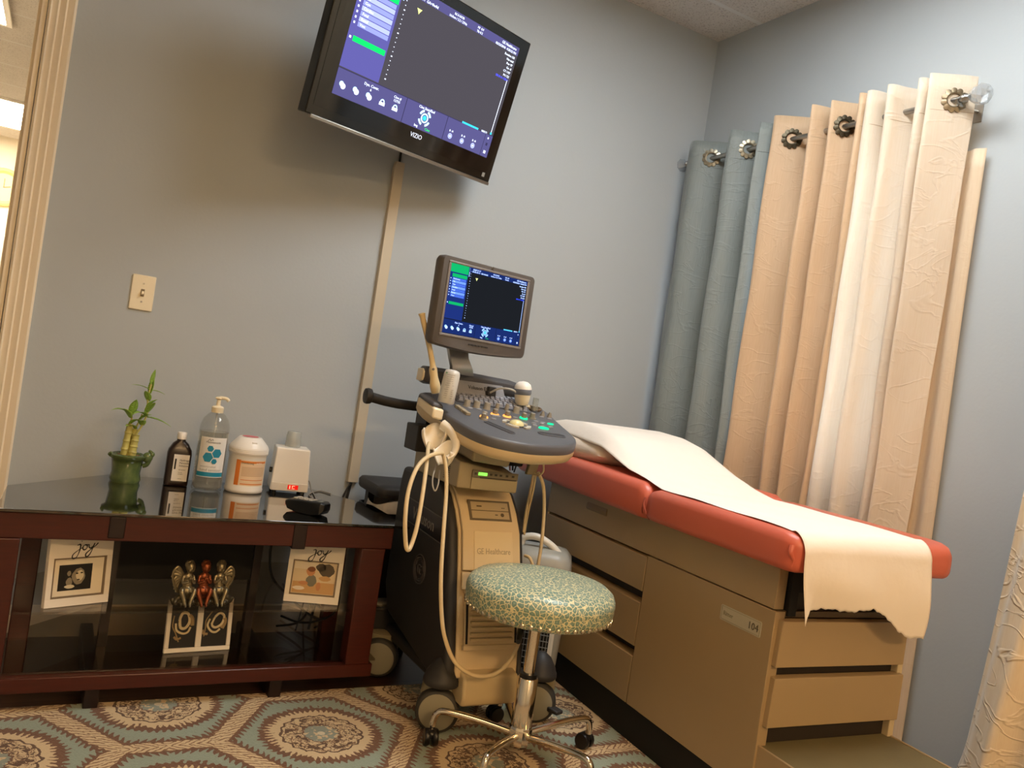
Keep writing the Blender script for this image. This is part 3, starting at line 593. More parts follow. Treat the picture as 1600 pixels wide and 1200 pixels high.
# ------------------------------------------------------------------ frames on the shelves
def strokes(b,M,pts,r): 
    for p in pts: b.tube([M@Vector((x,y,0)) for x,y in p],lambda t:r*(.55+.6*abs(sin(PI*t*2.3))),6,5,.6)
JOY=[[(-.020,.010),(-.013,.0125),(-.0115,.006),(-.014,-.008),(-.020,-.022),(-.029,-.024),(-.029,-.014),(-.014,-.001),(-.004,.004)],[(-.010,.020),(-.009,.0205)],
     [(-.002,.010),(-.006,.003),(-.002,-.003),(.005,.001),(.005,.009),(-.001,.010),(.004,.011),(.010,.010)],
     [(.010,.012),(.011,.003),(.016,.001),(.022,.006),(.025,.014),(.021,.001),(.014,-.016),(.006,-.022),(.004,-.014),(.014,-.004),(.027,.006),(.034,.014)]]
def joyframe(loc,yawd,label,photo,tint,lean=5):
    t=thing('photo_frame',label,'picture frame',loc,R(yawd),'white joy photo frames on the middle glass shelf')
    M=Matrix.Rotation(R(-lean),4,'X'); F=M@frame((0,0,0),(1,0,0),(0,0,1)); w_=.165; h_=.19
    b=MB()
    x0,x1,y0,y1=.014,.151,.022,.128
    for a_,c_ in (((0,0),(w_,y0)),((0,y1),(w_,h_)),((0,y0),(x0,y1)),((x1,y0),(w_,y1))): b.box((a_[0],a_[1],-.018),(c_[0],c_[1],0),F)
    b.build('frame_block',mat('frame_white','#e7dfd0',.55),t,bevel=.0008)
    b=MB(); e=.004
    for a_,c_ in (((x0,y0),(x1,y0+e)),((x0,y1-e),(x1,y1)),((x0,y0+e),(x0+e,y1-e)),((x1-e,y0+e),(x1,y1-e))): b.box((a_[0],a_[1],-.010),(c_[0],c_[1],-.002),F)
    b.build('inner_edge',tint,t)
    b=MB(); strokes(b,F@T(.088,.150,.0006),JOY,.0016); b.build('lettering',mat('ink','#1d1b1a',.5),t)
    b=MB(); photo(b,F@T(0,0,-.0085)); 
    return t,b
def pf1(b,M):
    b.box((.018,.026,-.002),(.147,.124,0),M); b.m(1); b.box((.032,.040,0),(.117,.108,.0008),M)
    def blob(x,y,rx,ry,m,z): b.m(m); b.loft([[M@Vector((x+rx*cos(2*PI*i/18)*(1+.08*sin(5*i)),y+ry*sin(2*PI*i/18)*(1+.06*cos(3*i)),zz)) for i in range(18)] for zz in (.0005,z)])
    blob(.083,.076,.017,.022,2,.0012); blob(.086,.078,.010,.014,3,.0014); blob(.078,.084,.0035,.002,1,.0016); blob(.090,.085,.0035,.002,1,.0016); blob(.083,.067,.004,.0018,1,.0016); blob(.060,.062,.008,.012,2,.0011); blob(.058,.085,.005,.007,2,.001); blob(.062,.050,.013,.005,3,.0012)
t,b=joyframe((-2.428,-.578,.270),21,'white block frame lettered joy holding a black and white portrait photo',pf1,mat('frame_brown','#7a6a55',.5))
b.build('photo_print',[mat('mat_cream','#e6dcc4',.6),mat('photo_black','#15130f',.3),mat('photo_grey','#8f8672',.4),mat('photo_pale','#d8cdb0',.4)],t)
def pf2(b,M):
    b.box((.018,.026,-.002),(.147,.124,0),M)
    def blob(x,y,rx,ry,m,z): b.m(m); b.loft([[M@Vector((x+rx*cos(2*PI*i/18)*(1+.08*sin(5*i)),y+ry*sin(2*PI*i/18)*(1+.06*cos(3*i)),zz)) for i in range(18)] for zz in (.0002,z)])
    b.m(1); b.box((.020,.028,0),(.145,.062,.0004),M); b.m(2); b.box((.020,.100,0),(.09,.122,.0004),M)
    blob(.118,.100,.024,.020,3,.0006); blob(.100,.108,.016,.012,3,.0006); blob(.070,.094,.013,.014,4,.001); blob(.072,.101,.012,.008,5,.0012); blob(.075,.066,.016,.018,6,.0009); blob(.052,.058,.014,.006,4,.001); blob(.098,.050,.007,.013,4,.001); blob(.040,.042,.018,.006,7,.0009); blob(.115,.075,.018,.008,1,.0007)
t,b=joyframe((-1.792,-.515,.270),-17,'white block frame lettered joy holding a warm toned crawling baby photo',pf2,mat('frame_brown','#7a6a55',.5))
b.build('photo_print',[mat('ph_wall','#d9c6a2',.4),mat('ph_floor','#c9a06a',.4),mat('ph_white','#e2d6bd',.4),mat('ph_fur','#54493a',.5),mat('ph_skin','#c48a5c',.4),mat('ph_hair','#7d4a26',.5),mat('ph_shirt','#7c7a6a',.5),mat('ph_toy','#e6dccb',.4)],t)
# double ultrasound frame leaning on the bottom shelf
t=thing('double_photo_frame','white double frame with two black and white ultrasound pictures on the lowest shelf','picture frame',(-2.108,-.500,.1125),R(5)); F=Matrix.Rotation(R(-9),4,'X')@frame((0,0,0),(1,0,0),(0,0,1)); w_,h_=.187,.150
b=MB()
for a_,c_ in (((0,0),(w_,.013)),((0,h_-.013),(w_,h_)),((0,.013),(.012,h_-.013)),((w_-.012,.013),(w_,h_-.013)),((w_/2-.0085,.013),(w_/2+.0085,h_-.013))): b.box((a_[0],a_[1],-.014),(c_[0],c_[1],0),F)
b.build('frame_moulding',mat('frame_white','#e7dfd0',.55),t,bevel=.002)
for k,cx in enumerate((.0485,.1385)):
    b=MB(); b.box((cx-.038,.011,-.010),(cx+.038,h_-.011,-.005),F)
    G=F@T(cx,.075,-.005)
    def arcs(pts,m,r): b.m(m); b.tube([G@Vector((x,y,0)) for x,y in pts],r,6,5,.5)
    G=G@Matrix.Rotation(0 if k==0 else -.5,4,'Z')@Matrix.Diagonal((1,.95 if k else 1,1,1))
    arcs([(-.028,.03),(-.03,.0),(-.02,-.02),(-.01,-.045)],1,.0018); arcs([(-.012,.02),(-.005,.036),(.01,.034),(.016,.012),(.006,-.006),(-.008,-.004),(-.012,.02)],2,.004)
    arcs([(-.022,.008),(-.018,-.012),(.0,-.022),(.014,-.018),(.02,-.004)],2,.003); arcs([(.014,.03),(.022,.02),(.024,.0)],1,.006); arcs([(-.024,-.03),(-.016,-.038),(-.004,-.034)],1,.0035)
    arcs([(-.016,.014),(-.010,.004),(-.014,-.004)],3,.002)
    b.build('ultrasound_print',[mat('scan_black','#14120e',.35),mat('scan_tan','#9c845a',.5),mat('scan_pale','#d8c79d',.5),mat('scan_mid','#6f5f42',.5)],t)
# angel figurine
an=thing('angel_figurine','metallic figurine of three seated cherubs with wings, the middle one reddish','figurine',(-2.035,-.545,.2705),R(4))
silv=mat('antique_silver','#8f8468',.35,metal=.8,vary=.25,vs=60); copp=mat('antique_copper','#8c4c2e',.35,metal=.75,vary=.25,vs=60)
def cherub(x,m,face,wing):
    b=MB(); f=face
    b.ball((x,0,.048),(.014,.011,.021),12); b.ball((x,0,.066),(.015,.010,.010),12); b.ball((x+f*.002,-.003,.088),(.0125,.0125,.0135),14)
    b.ball((x+f*.001,.002,.091),(.0135,.0130,.0125),14)
    for k in range(26):
        a=k*2.4; e=.2+1.3*k/26; b.ball((x+.0125*cos(a)*sin(e),.002+.0120*sin(a)*sin(e)*(1 if sin(a)>0 else .75),.091+.0120*cos(e)),(.0030,.0030,.0030),6)
    b.ball((x+f*.003,-.015,.086),(.0022,.003,.002),6); b.ball((x+f*.007,-.012,.083),(.004,.004,.004),6); b.ball((x-f*.001,-.013,.083),(.004,.004,.004),6)
    for s_ in (-1,1):
        b.tube([(x+s_*.013,-.0,.068),(x+s_*.016,-.010,.054),(x+s_*.004+f*.003,-.018,.062 if s_*f>=0 else .058)],lambda t:.0048-.0015*t,8); b.ball((x+s_*.003+f*.003,-.019,.065),(.003,.003,.004),8)
        b.tube([(x+s_*.006,0,.034),(x+s_*.017,-.016,.036),(x+s_*.010,-.024,.018),(x+s_*.006,-.028,.006)],lambda t:.0085-.004*t,10); b.ball((x+s_*.006,-.031,.005),(.004,.007,.004),8)
    b.ball((x,-.004,.034),(.017,.014,.012),12); b.ball((x+.010*f,.004,.022),(.014,.010,.014),12)
    b.build('cherub',m,an,remesh=.0013)
    if wing:
        b=MB()
        for k in range(7):
            a=R(50-18*k); L_=.030+.010*(k<3); b.tube([(x+wing*.010,.010,.062),(x+wing*(.014+.5*L_*cos(a)),.012,.062+.6*L_*sin(a)),(x+wing*(.012+L_*cos(a)*.8),.010,.060+L_*sin(a)-.008)],lambda t:.0052-.002*t,8,5,.35)
        b.tube([(x+wing*.010,.010,.066),(x+wing*.028,.011,.086),(x+wing*.040,.010,.074),(x+wing*.036,.010,.050),(x+wing*.018,.010,.026)],.0032,8); b.build('wing',m,an)
an.scale=(1,1.1,1.22); cherub(-.044,silv,1,-1); cherub(.0,copp,.3,0); cherub(.044,silv,-1,1)
b=MB()
for k in range(20): x=-.075+k*.0079; b.ball((x,-.008+.006*sin(k*2.1),.008+.002*cos(k)),(.0095,.016,.0085),10)
for s_ in (-1,1): b.tube([(s_*.050,-.008,.014),(s_*.066,-.014,.02),(s_*.078,-.012,.012),(s_*.084,-.01,.018)],lambda t:.008-.003*t,8)
b.build('cloud_base',mat('antique_dark','#4a4332',.45,metal=.6,vary=.3,vs=60),an,remesh=.0016)
# ------------------------------------------------------------------ ultrasound machine
us=thing('ultrasound_machine','ultrasound machine on casters with control panel and lit monitor beside the exam table','ultrasound machine',(-1.27,-.70,0))
PF=[(-.70,.705),(-.755,.675),(-.80,.632),(-.84,.575),(-.868,.49),(-.89,.41),(-.915,.33),(-.938,.24),(-.952,.17)]
def sidepoly(dy): return [(y+dy,z) for y,z in PF]+[(-.93+dy,.135),(-.80,.150),(-.45,.215),(-.40,.30),(-.405,.655),(-.42,.70)]
def xprism(b,poly,x0,x1): return b.loft([[Vector((x,y,z)) for y,z in poly] for x in (x0,x1)])
for x0,x1 in ((-1.425,-1.392),(-1.192,-1.172)):
    b=MB(); xprism(b,sidepoly(.012),x0,x1); sp=b.build('side_panel',charc,us,bevel=.014,seg=4,world=True)
    if x0<-1.4:
        q=MB(); MS=frame((x0-.0005,-.665,.415),(0,-1,0),(0,0,1))
        for r in (.044,.036):
            q.tube([MS@Vector((r*cos(2*PI*i/28),r*sin(2*PI*i/28),.001)) for i in range(28)],.0022,6,0,closed=True)
        for a_ in range(4): q.tube([MS@Vector((.030*cos(a_*PI/2+t),.030*sin(a_*PI/2+t),.001)) for t in (0,.5,.9,1.3)],.0018,6,3)
        q.tube([MS@Vector(v) for v in ((.004,.012,0),(-.012,.010,0),(-.014,-.008,0),(-.004,-.012,0),(-.002,0,0),(-.008,.001,0))],.0020,6,4)
        q.tube([MS@Vector(v) for v in ((.016,.010,0),(.006,.010,0),(.004,-.012,0),(.016,-.012,0))],.0020,6,4)
        q.tube([MS@Vector(v) for v in ((.006,0,0),(.013,0,0))],.0020,6,0); q.build('emblem',mat('emblem_grey','#4b4746',.4),sp,world=True)
        q=MB(); MS2=frame((x0-.0012,-.70,.565),(0,-1,-.04),(0,0,1)); q.box((-.19,-.036,-.001),(.095,.036,.0006),MS2); q.m(1); add_text(q,'Voluson',.052,MS2@T(-.058,-.002,.0012),ext=.0006); q.m(2); q.box((-.19,-.038,0),(.095,-.035,.0014),MS2); q.box((-.19,.035,0),(.095,.038,.0014),MS2)
        q.build('name_band',[blackp,mat('embossed_grey','#6d6965',.4),mat('edge_grey','#57534f',.4)],sp,world=True)
b=MB(); xprism(b,[(y+.01,z) for y,z in PF[:-1]]+[(-.938,.175),(-.80,.16),(-.45,.22),(-.41,.30),(-.41,.70)],-1.394,-1.190); b.build('body',beige,us,bevel=.006,world=True)
# front panel, sculpted: upper door with drive bay, GE door, vent grille
def along(t):    # point of the front profile at parameter t (0 top .. 1 bottom)
    L_=[0]; 
    for a_,c_ in zip(PF,PF[1:]): L_.append(L_[-1]+math.hypot(a_[0]-c_[0],a_[1]-c_[1]))
    d=t*L_[-1]
    for i in range(len(PF)-1):
        if d<=L_[i+1]+1e-9:
            k=(d-L_[i])/(L_[i+1]-L_[i]); a_,c_=PF[i],PF[i+1]; nx=-(a_[1]-c_[1]); nz=-(c_[0]-a_[0]); 
            dy,dz=c_[0]-a_[0],c_[1]-a_[1]; l=math.hypot(dy,dz); return a_[0]+dy*k,a_[1]+dz*k,(dz/l,-dy/l)
def panel(b,x0,x1,t0,t1,h,n=14,h0=-.004):
    rings=[]
    for i in range(n+1):
        y,z,(ny,nz)=along(t0+(t1-t0)*i/n); rings.append([Vector((x0,y+ny*h0,z+nz*h0)),Vector((x1,y+ny*h0,z+nz*h0)),Vector((x1,y+ny*h,z+nz*h)),Vector((x0,y+ny*h,z+nz*h))])
    return b.loft(rings)
b=MB(); panel(b,-1.388,-1.194,.0,.497,.006); b.build('front_panel',beige,us,bevel=.003,world=True)
b=MB(); panel(b,-1.388,-1.194,.505,.585,.006); b.build('front_panel',beige,us,bevel=.003,world=True)
def fm(x,t,h):   # frame lying on the front panel
    y,z,(ny,nz)=along(t); return frame((x,y+ny*h,z+nz*h),(1,0,0),(0,-nz*-1,0) if False else Vector((0,-nz,ny))*-1 if Vector((0,-nz,ny)).z<0 else (0,-nz,ny))
b=MB(); M=fm(-1.288,.205,.0065); b.box((-.072,-.033,-.001),(.072,.033,.0012),M); b.m(1); b.box((-.064,-.027,0),(.064,.026,.003),M); b.m(2); b.box((-.064,-.003,.002),(.064,-.001,.0036),M); b.box((-.045,.010,.002),(-.028,.014,.0036),M); b.box((.040,.008,.002),(.052,.010,.0036),M); b.lathe([(.006,.003),(.006,.0038),(.001,.0038)],M@T(.040,-.014,0),14); b.box((.015,-.016,.002),(.024,-.013,.0036),M)
b.build('disc_drive',[mat('bay_dark','#6a5d46',.5),mat('bay_beige','#b7a47f',.4),mat('bay_line','#57492f',.5)],us,world=True)
b=MB(); panel(b,-1.352,-1.222,.315,.495,.0085,8); b.build('door_panel',mat('door_beige','#e1cda4',.45),us,bevel=.0012,world=True)
b=MB(); add_text(b,'GE Healthcare',.024,fm(-1.287,.408,.0092),ext=.0004,width=.113); b.build('maker_lettering',mat('lettering_tan','#ad9c80',.5),us,world=True,norm=False)
b=MB(); panel(b,-1.377,-1.205,.585,.835,.004); b.build('grille_panel',beige,us,world=True)
b=MB()
for i in range(7): 
    t_=.655+i*.025; y,z,(ny,nz)=along(t_); b.box((-1.360,y-.014,z-.004),(-1.222,y+.004,z+.003))
b.build('grille_slats',mat('slat_tan','#cbb58b',.45),us,bevel=.002,world=True)
b=MB()
for x in (-1.374,-1.212): panel(b,x,x+.006,.63,.83,.0065)
b.build('grille_slot',blk,us,world=True)
b=MB(); panel(b,-1.382,-1.200,.835,.857,.010); b.build('grille_ledge',beige,us,bevel=.003,world=True)
b=MB(); xprism(b,[(-.930,.20),(-.965,.19),(-.975,.13),(-.968,.105),(-.80,.105),(-.80,.20)],-1.378,-1.200); b.build('lower_cover',mat('cover_beige','#cdb98f',.45),us,bevel=.008,seg=3,world=True)
# chassis and casters
b=MB(); b.box((-1.41,-.90,.125),(-1.17,-.42,.165)); b.loft([[Vector((x,y,z)) for y,z in ((-.42,.13),(-.36,.13),(-.36,.20),(-.42,.22))] for x in (-1.47,-1.12)]); b.box((-1.17,-.90,.125),(-1.05,-.82,.155)); b.build('chassis',charc,us,bevel=.012,seg=3,world=True)
b=MB(); b.loft([[Vector((x,y,z)) for y,z in ((-.40,.20),(-.33,.20),(-.33,.225),(-.40,.228))] for x in (-1.49,-1.12)]); b.build('rear_step',mat('step_grey','#6a6656',.5),us,bevel=.008,world=True)
def caster(x,y,yawd,dome=True):
    Mx=T(x,y,RZ)@Matrix.Rotation(R(yawd),4,'Z')
    c=MB(); Mw=Mx@T(0,0,.063)@Matrix.Rotation(PI/2,4,'Y')
    c.lathe([(.030,-.022),(.056,-.022),(.063,-.014),(.063,.014),(.056,.022),(.030,.022)],Mw,36); co=c.build('caster',wheelM,us,ang=50,world=True)
    c=MB(); c.lathe([(.001,-.0225),(.050,-.0225),(.052,-.0245),(.048,-.027),(.001,-.028)],Mw,32); c.lathe([(.001,.0225),(.050,.0225),(.052,.0245),(.048,.027),(.001,.028)],Mw,32); c.build('hub_cap',hubM,co,world=True)
    c=MB(); c.loft([[Mx@Vector((a_,q,z)) for a_,q in ((-w2,-d2),(w2,-d2),(w2,d2),(-w2,d2))] for w2,d2,z in ((.021,.050,.108),(.021,.048,.128),(.030,.040,.140))]) if False else c.lathe([(.050,.050),(.056,.10),(.053,.134),(.02,.138)],Mx@T(.030,0,0),24,.62,1)
    c.build('fork',mat('fork_beige','#8f8466',.5),co,world=True)
    if dome:
        c=MB(); c.lathe([(.050,.138),(.054,.144),(.053,.156),(.050,.160),(.047,.172),(.030,.200),(.012,.214),(.001,.216)],Mx,28); c.build('bumper',charc,co,world=True)
caster(-1.412,-.895,62); caster(-1.075,-.885,58); caster(-1.437,-.478,60,False); caster(-1.155,-.455,40,False)
b=MB(); b.hexa([Vector(q) for q in ((-1.045,-.965,.055),(-1.015,-.955,.055),(-1.03,-.91,.055),(-1.06,-.92,.055),(-1.045,-.965,.067),(-1.015,-.955,.067),(-1.03,-.91,.072),(-1.06,-.92,.072))]); b.build('brake_pedal',charc,us,bevel=.004,world=True)
# thermal printer under the deck
pm=mat('printer_beige','#a39678',.45)
b=MB(); b.hexa([Vector(q) for q in ((-1.425,-.835,.702),(-1.235,-.855,.700),(-1.235,-.50,.700),(-1.425,-.50,.702),(-1.425,-.835,.780),(-1.235,-.855,.752),(-1.235,-.50,.800),(-1.425,-.50,.815))])
pr_=b.build('printer',pm,us,bevel=.004,world=True)
Mp=frame((-1.33,-.8465,.727),(.189,-.02,0),(0,0,1)) 
b=MB(); b.box((-.055,-.024,0),(.093,.010,.004),Mp); b.build('paper_door',mat('printer_door','#aa9d7d',.45),pr_,bevel=.0015,world=True)
b=MB(); b.box((-.055,.012,0),(.093,.033,.0035),Mp); b.build('button_strip',mat('strip_grey','#7c725a',.45),pr_,bevel=.001,world=True)
b=MB(); b.box((-.048,.019,.003),(-.041,.026,.0045),Mp); 
for x in (0.0,.016,.032,.052,.072): b.box((x,.020,.003),(x+.008,.026,.0045),Mp)
b.box((-.030,.0105,.003),(.088,.0135,.0045),Mp); b.build('buttons',mat('button_dark','#38332a',.4),pr_,world=True)
b=MB(); b.box((-.036,.018,.003),(-.008,.027,.0048),Mp); b.build('display',glow('lcd_green','#7be04a',1.0),pr_,world=True)
b=MB()
for i in range(9): b.box((-1.4262,-.775,.716+i*.0062),(-1.4245,-.735,.7185+i*.0062))
b.build('side_vent',mat('vent_shadow','#5f543f',.6),pr_,world=True)
# neck of the deck
b=MB(); b.hexa([Vector(q) for q in ((-1.40,-.86,.785),(-1.275,-.86,.775),(-1.27,-.60,.80),(-1.40,-.60,.81),(-1.41,-.88,.845),(-1.27,-.88,.84),(-1.27,-.56,.86),(-1.41,-.56,.86))]); b.build('deck_neck',pm,us,bevel=.008,world=True)
b=MB(); b.box((-1.27,-.80,.775),(-1.19,-.62,.85)); b.build('cable_bellows',blk,us,bevel=.006,world=True)
# control deck
DN=frame((-1.25,-1.0,.87),(1,0,0),(0,1,.2))      # plane of the deck top
OL=[(-1.49,-.64),(-1.482,-.72),(-1.472,-.83),(-1.450,-.935),(-1.405,-.99),(-1.32,-1.018),(-1.24,-1.012),(-1.155,-.985),(-1.095,-.93),(-1.070,-.86),(-1.045,-.74),(-1.015,-.60),(-1.05,-.545),(-1.25,-.53),(-1.45,-.555)]
def toD(p): x,y=p; return (x+1.25,(y+1.0)*math.hypot(1,.2))
ol=[ (v.x,v.y) for v in smooth([Vector(toD(p)+(0,)) for p in OL],4,True)]
cxm=sum(x for x,y in ol)/len(ol); cym=sum(y for x,y in ol)/len(ol)
sc=lambda k,kk=None:[(cxm+(x-cxm)*k,cym+(y-cym)*(kk or k)) for x,y in ol]
b=MB(); b.loft([[DN@Vector((x,y,z)) for x,y in sc(k)] for k,z in ((1.0,-.030),(1.004,-.022),(1.0,-.008),(.985,-.001),(.96,.0))]); b.build('control_deck',deckM,us,ang=60,world=True)
b=MB(); b.loft([[DN@Vector((x,y,z)) for x,y in sc(k)] for k,z in ((.90,-.066),(.97,-.058),(1.0,-.045),(1.0,-.030),(.99,-.029))]); b.build('deck_underside',beige,us,ang=60,world=True)
def dk(px,py,h=0):     # point of the deck plane under a pixel
    n=DN.to_3x3()@Vector((0,0,1)); o=DN@Vector((0,0,h)); d=ray(px,py); return DN.inverted()@(CAM+d*((o-CAM).dot(n)/d.dot(n)))
btnM=[mat('knob_tan','#8f8778',.4),mat('key_grey2','#8a8b8e',.45),glow('backlight_amber','#ff9a4a',1.1),glow('backlight_green','#19e08a',1.0)]
knobs=[(693,630),(709,632),(724,634),(757,640),(772,642),(740,636,.7)]
kp=[(729,630.5),(744,632.5),(760,635),(776,636,.6),(791,637,.6),(806,641)]
for q in kp:
    p=dk(q[0],q[1]+4); k=MB(); r=.010*(q[2] if len(q)>2 else 1)+.001; k.lathe([(r*1.15,0),(r,.003),(r*.92,.019),(r*.8,.021),(.001,.021)],DN@T(p.x,p.y,0),20); k.build('knob',btnM[0],us,world=True)
for q in ((756,652,2),(773,648,2),(792,651,2),(755,655,0),(818,654,3),(831,654,0)):
    p=dk(q[0],q[1]); k=MB(); k.lathe([(.0135,0),(.0125,.004)],DN@T(p.x,p.y,0),22); k.m(1); k.lathe([(.0088,.004),(.008,.017),(.006,.019),(.001,.019)],DN@T(p.x,p.y,0),20); k.build('lit_knob',[btnM[2] if q[2]==2 else (btnM[3] if q[2]==3 else btnM[0]),btnM[0]],us,world=True)
for q in ((734,638),(748,640),(771,655),(771,650),(778,651),(805,653),(834,662),(835,665),(847,663),(848,661),(846,652),(858,655),(860,668),(837,659),(702,632.5),(848,667)):
    p=dk(*q); k=MB(); k.lathe([(.0085,0),(.008,.0025),(.006,.0035),(.001,.0035)],DN@T(p.x,p.y,0),18,1.1,.8); k.build('button',btnM[1],us,world=True)
for q in ((849.5,669.5,.016),(860,663,.010),(813,640,.006)):
    p=dk(*q[:2]); k=MB(); k.lathe([(q[2],0),(q[2]*.9,.003),(.001,.003)],DN@T(p.x,p.y,0),20,1.2,.7); k.build('lit_button',btnM[3],us,world=True)
for q in ((847,650),(858,652)):
    p=dk(*q); k=MB(); k.hexa([DN@(p+Vector(v)) for v in ((-.007,-.006,0),(.007,-.006,0),(.007,.006,0),(-.007,.006,0),(-.003,-.002,.016),(.003,-.002,.016),(.003,.002,.016),(-.003,.002,.016))]); k.build('toggle_switch',btnM[0],us,world=True)
# slider bank
p0=dk(716,637); p1=dk(733,649)
k=MB()
for i in range(8): p=p0.lerp(p1,i/7); k.box((p.x-.013,p.y-.0035,0),(p.x+.003,p.y+.0035,.009),DN)
k.build('gain_sliders',mat('slider_tan','#9b9078',.4),us,world=True,bevel=.001)
# trackball cluster
p=dk(807,664); k=MB(); k.lathe([(.030,0),(.030,.003),(.0225,.003)],DN@T(p.x,p.y,0),30,1,.9); k.build('trackball_ring',mat('ring_slate','#46474c',.4),us,world=True)
k=MB(); k.lathe([(.024,.002),(.022,.008),(.016,.013),(.008,.0155),(.001,.016)],DN@T(p.x,p.y,0),30,1,.9); k.build('trackball',mat('trackball_ivory','#e4d9a2',.25),us,world=True,ang=80)
for a0,a1 in ((15,75),(105,165),(195,255),(285,345)):
    k=MB(); k.loft([[DN@Vector((p.x+r*cos(R(a)),p.y+.9*r*sin(R(a)),z)) for a in [a0+(a1-a0)*i/10 for i in range(11)] for r in (.033,)]+[DN@Vector((p.x+.046*cos(R(a)),p.y+.9*.046*sin(R(a)),z)) for a in [a1+(a0-a1)*i/10 for i in range(11)]] for z in (0,.0045)]); k.build('trackball_key',mat('key_pale','#c8c3b4',.4),us,world=True)
# palm-rest slots
for a_,c_ in (((762,660.5),(799,676.5)),((848,677.5),(876,681.5))):
    p0=dk(*a_); p1=dk(*c_); k=MB(); N_=20; dx=p1-p0; L_=dx.length; u_=dx.normalized(); v_=Vector((-u_.y,u_.x,0)); rr=.010 if a_[0]<800 else .014
    pts=[p0+u_*rr*cos(a)+v_*rr*sin(a) for a in [PI/2+PI*i/8 for i in range(9)]]+[p1+u_*rr*cos(a)+v_*rr*sin(a) for a in [-PI/2+PI*i/8 for i in range(9)]]
    k.loft([[DN@(q+Vector((0,0,z))) for q in pts] for z in (.0,.0012)]); k.m(1); k.tube([DN@(q+Vector((0,0,.001))) for q in pts],.0022,8,0,closed=True); k.build('grip_recess',[mat('recess','#2f3034',.5),deckM],us,world=True)
# keyboard
KB=DN@T(.014,.375,.003)@Matrix.Rotation(R(-8),4,'Z')@Matrix.Rotation(R(7),4,'X'); k=MB(); kx0,kx1,ky0,ky1=-.125,.125,-.010,.086
k.box((kx0-.006,ky0-.006,-.004),(kx1+.006,ky1+.004,.003),KB); kb=k.build('keyboard_tray',mat('kb_slate','#53555c',.45),us,bevel=.002,world=True)
km=mat('key_cap','#9a9da8',.4)
k=MB()
for r_ in range(5):
    for c_ in range(14): 
        x=kx0+.010+c_*.0173+(r_%2)*.004; y=ky0+.009+r_*.0192; k.loft([[KB@Vector((x+sx*w_,y+sy*h_,z)) for sx,sy in ((-1,-1),(1,-1),(1,1),(-1,1))] for w_,h_,z in ((.0074,.0085,.003),(.0056,.0062,.011))])
k.build('keys',km,kb,world=True)['kind']='stuff'
# sloped back of the deck with name, and the speaker bar
Ms=frame((-1.265,-.574,.990),(1,.02,0),(0,.35,1))
b=MB(); b.loft([[Ms@Vector((x*w_,y,z)) for x,y in ((-.115,-.022),(.10,-.022),(.09,.024),(-.105,.024))] for w_,z in ((1,-.03),(1,0))]); b.m(1); add_text(b,'Voluson E8',.018,Ms@T(-.004,.004,.0010),width=.075); b.build('brow_panel',[mat('brow_slate','#8d8e93',.5),blackp],us,bevel=.003,world=True)
b=MB(); sc2=[(0,-.024),(-.028,-.018),(-.036,.0),(-.034,.022),(-.018,.034),(.03,.034),(.034,-.02)]
b.loft([[Vector((x+.018,-.525+y*(k_),1.008+z*k_+dz)) for y,z in sc2] for x,k_,dz in ((-1.474,.72,0),(-1.463,1,0),(-1.32,1,.0),(-1.16,1,-.006),(-1.105,.85,-.010))]); b.build('speaker_bar',dark2,us,bevel=.004,world=True)
b=MB(); b.loft([[Vector((x+.018,-.525+y*k_,1.008+z*k_)) for y,z in sc2] for x,k_ in ((-1.480,.70),(-1.473,.76))]); b.build('speaker_end',cream,us,bevel=.002,world=True)
b=MB(); b.box((-1.434,-.5645,.995),(-1.395,-.558,1.030)); b.build('speaker_grille',charc,us,bevel=.003,world=True)
b=MB(); b.box((-1.235,-.585,.955),(-1.205,-.55,1.005)); b.box((-1.242,-.592,.975),(-1.226,-.565,.99)); b.build('cable_plug',charc,us,bevel=.004,world=True)
b=MB(); b.tube([(-1.232,-.59,.985),(-1.21,-.62,1.005),(-1.17,-.64,1.003),(-1.145,-.63,.975),(-1.14,-.62,.95)],.0035); b.build('probe_cable',mat('thin_grey_cable','#b5b2aa',.4),us,world=True)
# rear push handle with round end
b=MB(); b.tube([(-1.60,-.47,.918),(-1.50,-.47,.906),(-1.30,-.47,.906),(-1.0,-.47,.906)],.016,14,3); b.build('push_handle',charc,us,world=True)
b=MB(); b.lathe([(.010,-.012),(.024,-.008),(.026,0),(.024,.010),(.014,.016)],frame((-1.605,-.47,.919),(0,1,0),(0,0,1)),24); b.build('handle_knob',charc,us,world=True)
b=MB(); b.hexa([Vector(q) for q in ((-1.42,-.52,.80),(-1.27,-.52,.80),(-1.27,-.45,.80),(-1.42,-.45,.80),(-1.42,-.56,.93),(-1.27,-.56,.93),(-1.27,-.45,.93),(-1.42,-.45,.93))]); b.build('handle_bracket',charc,us,world=True)
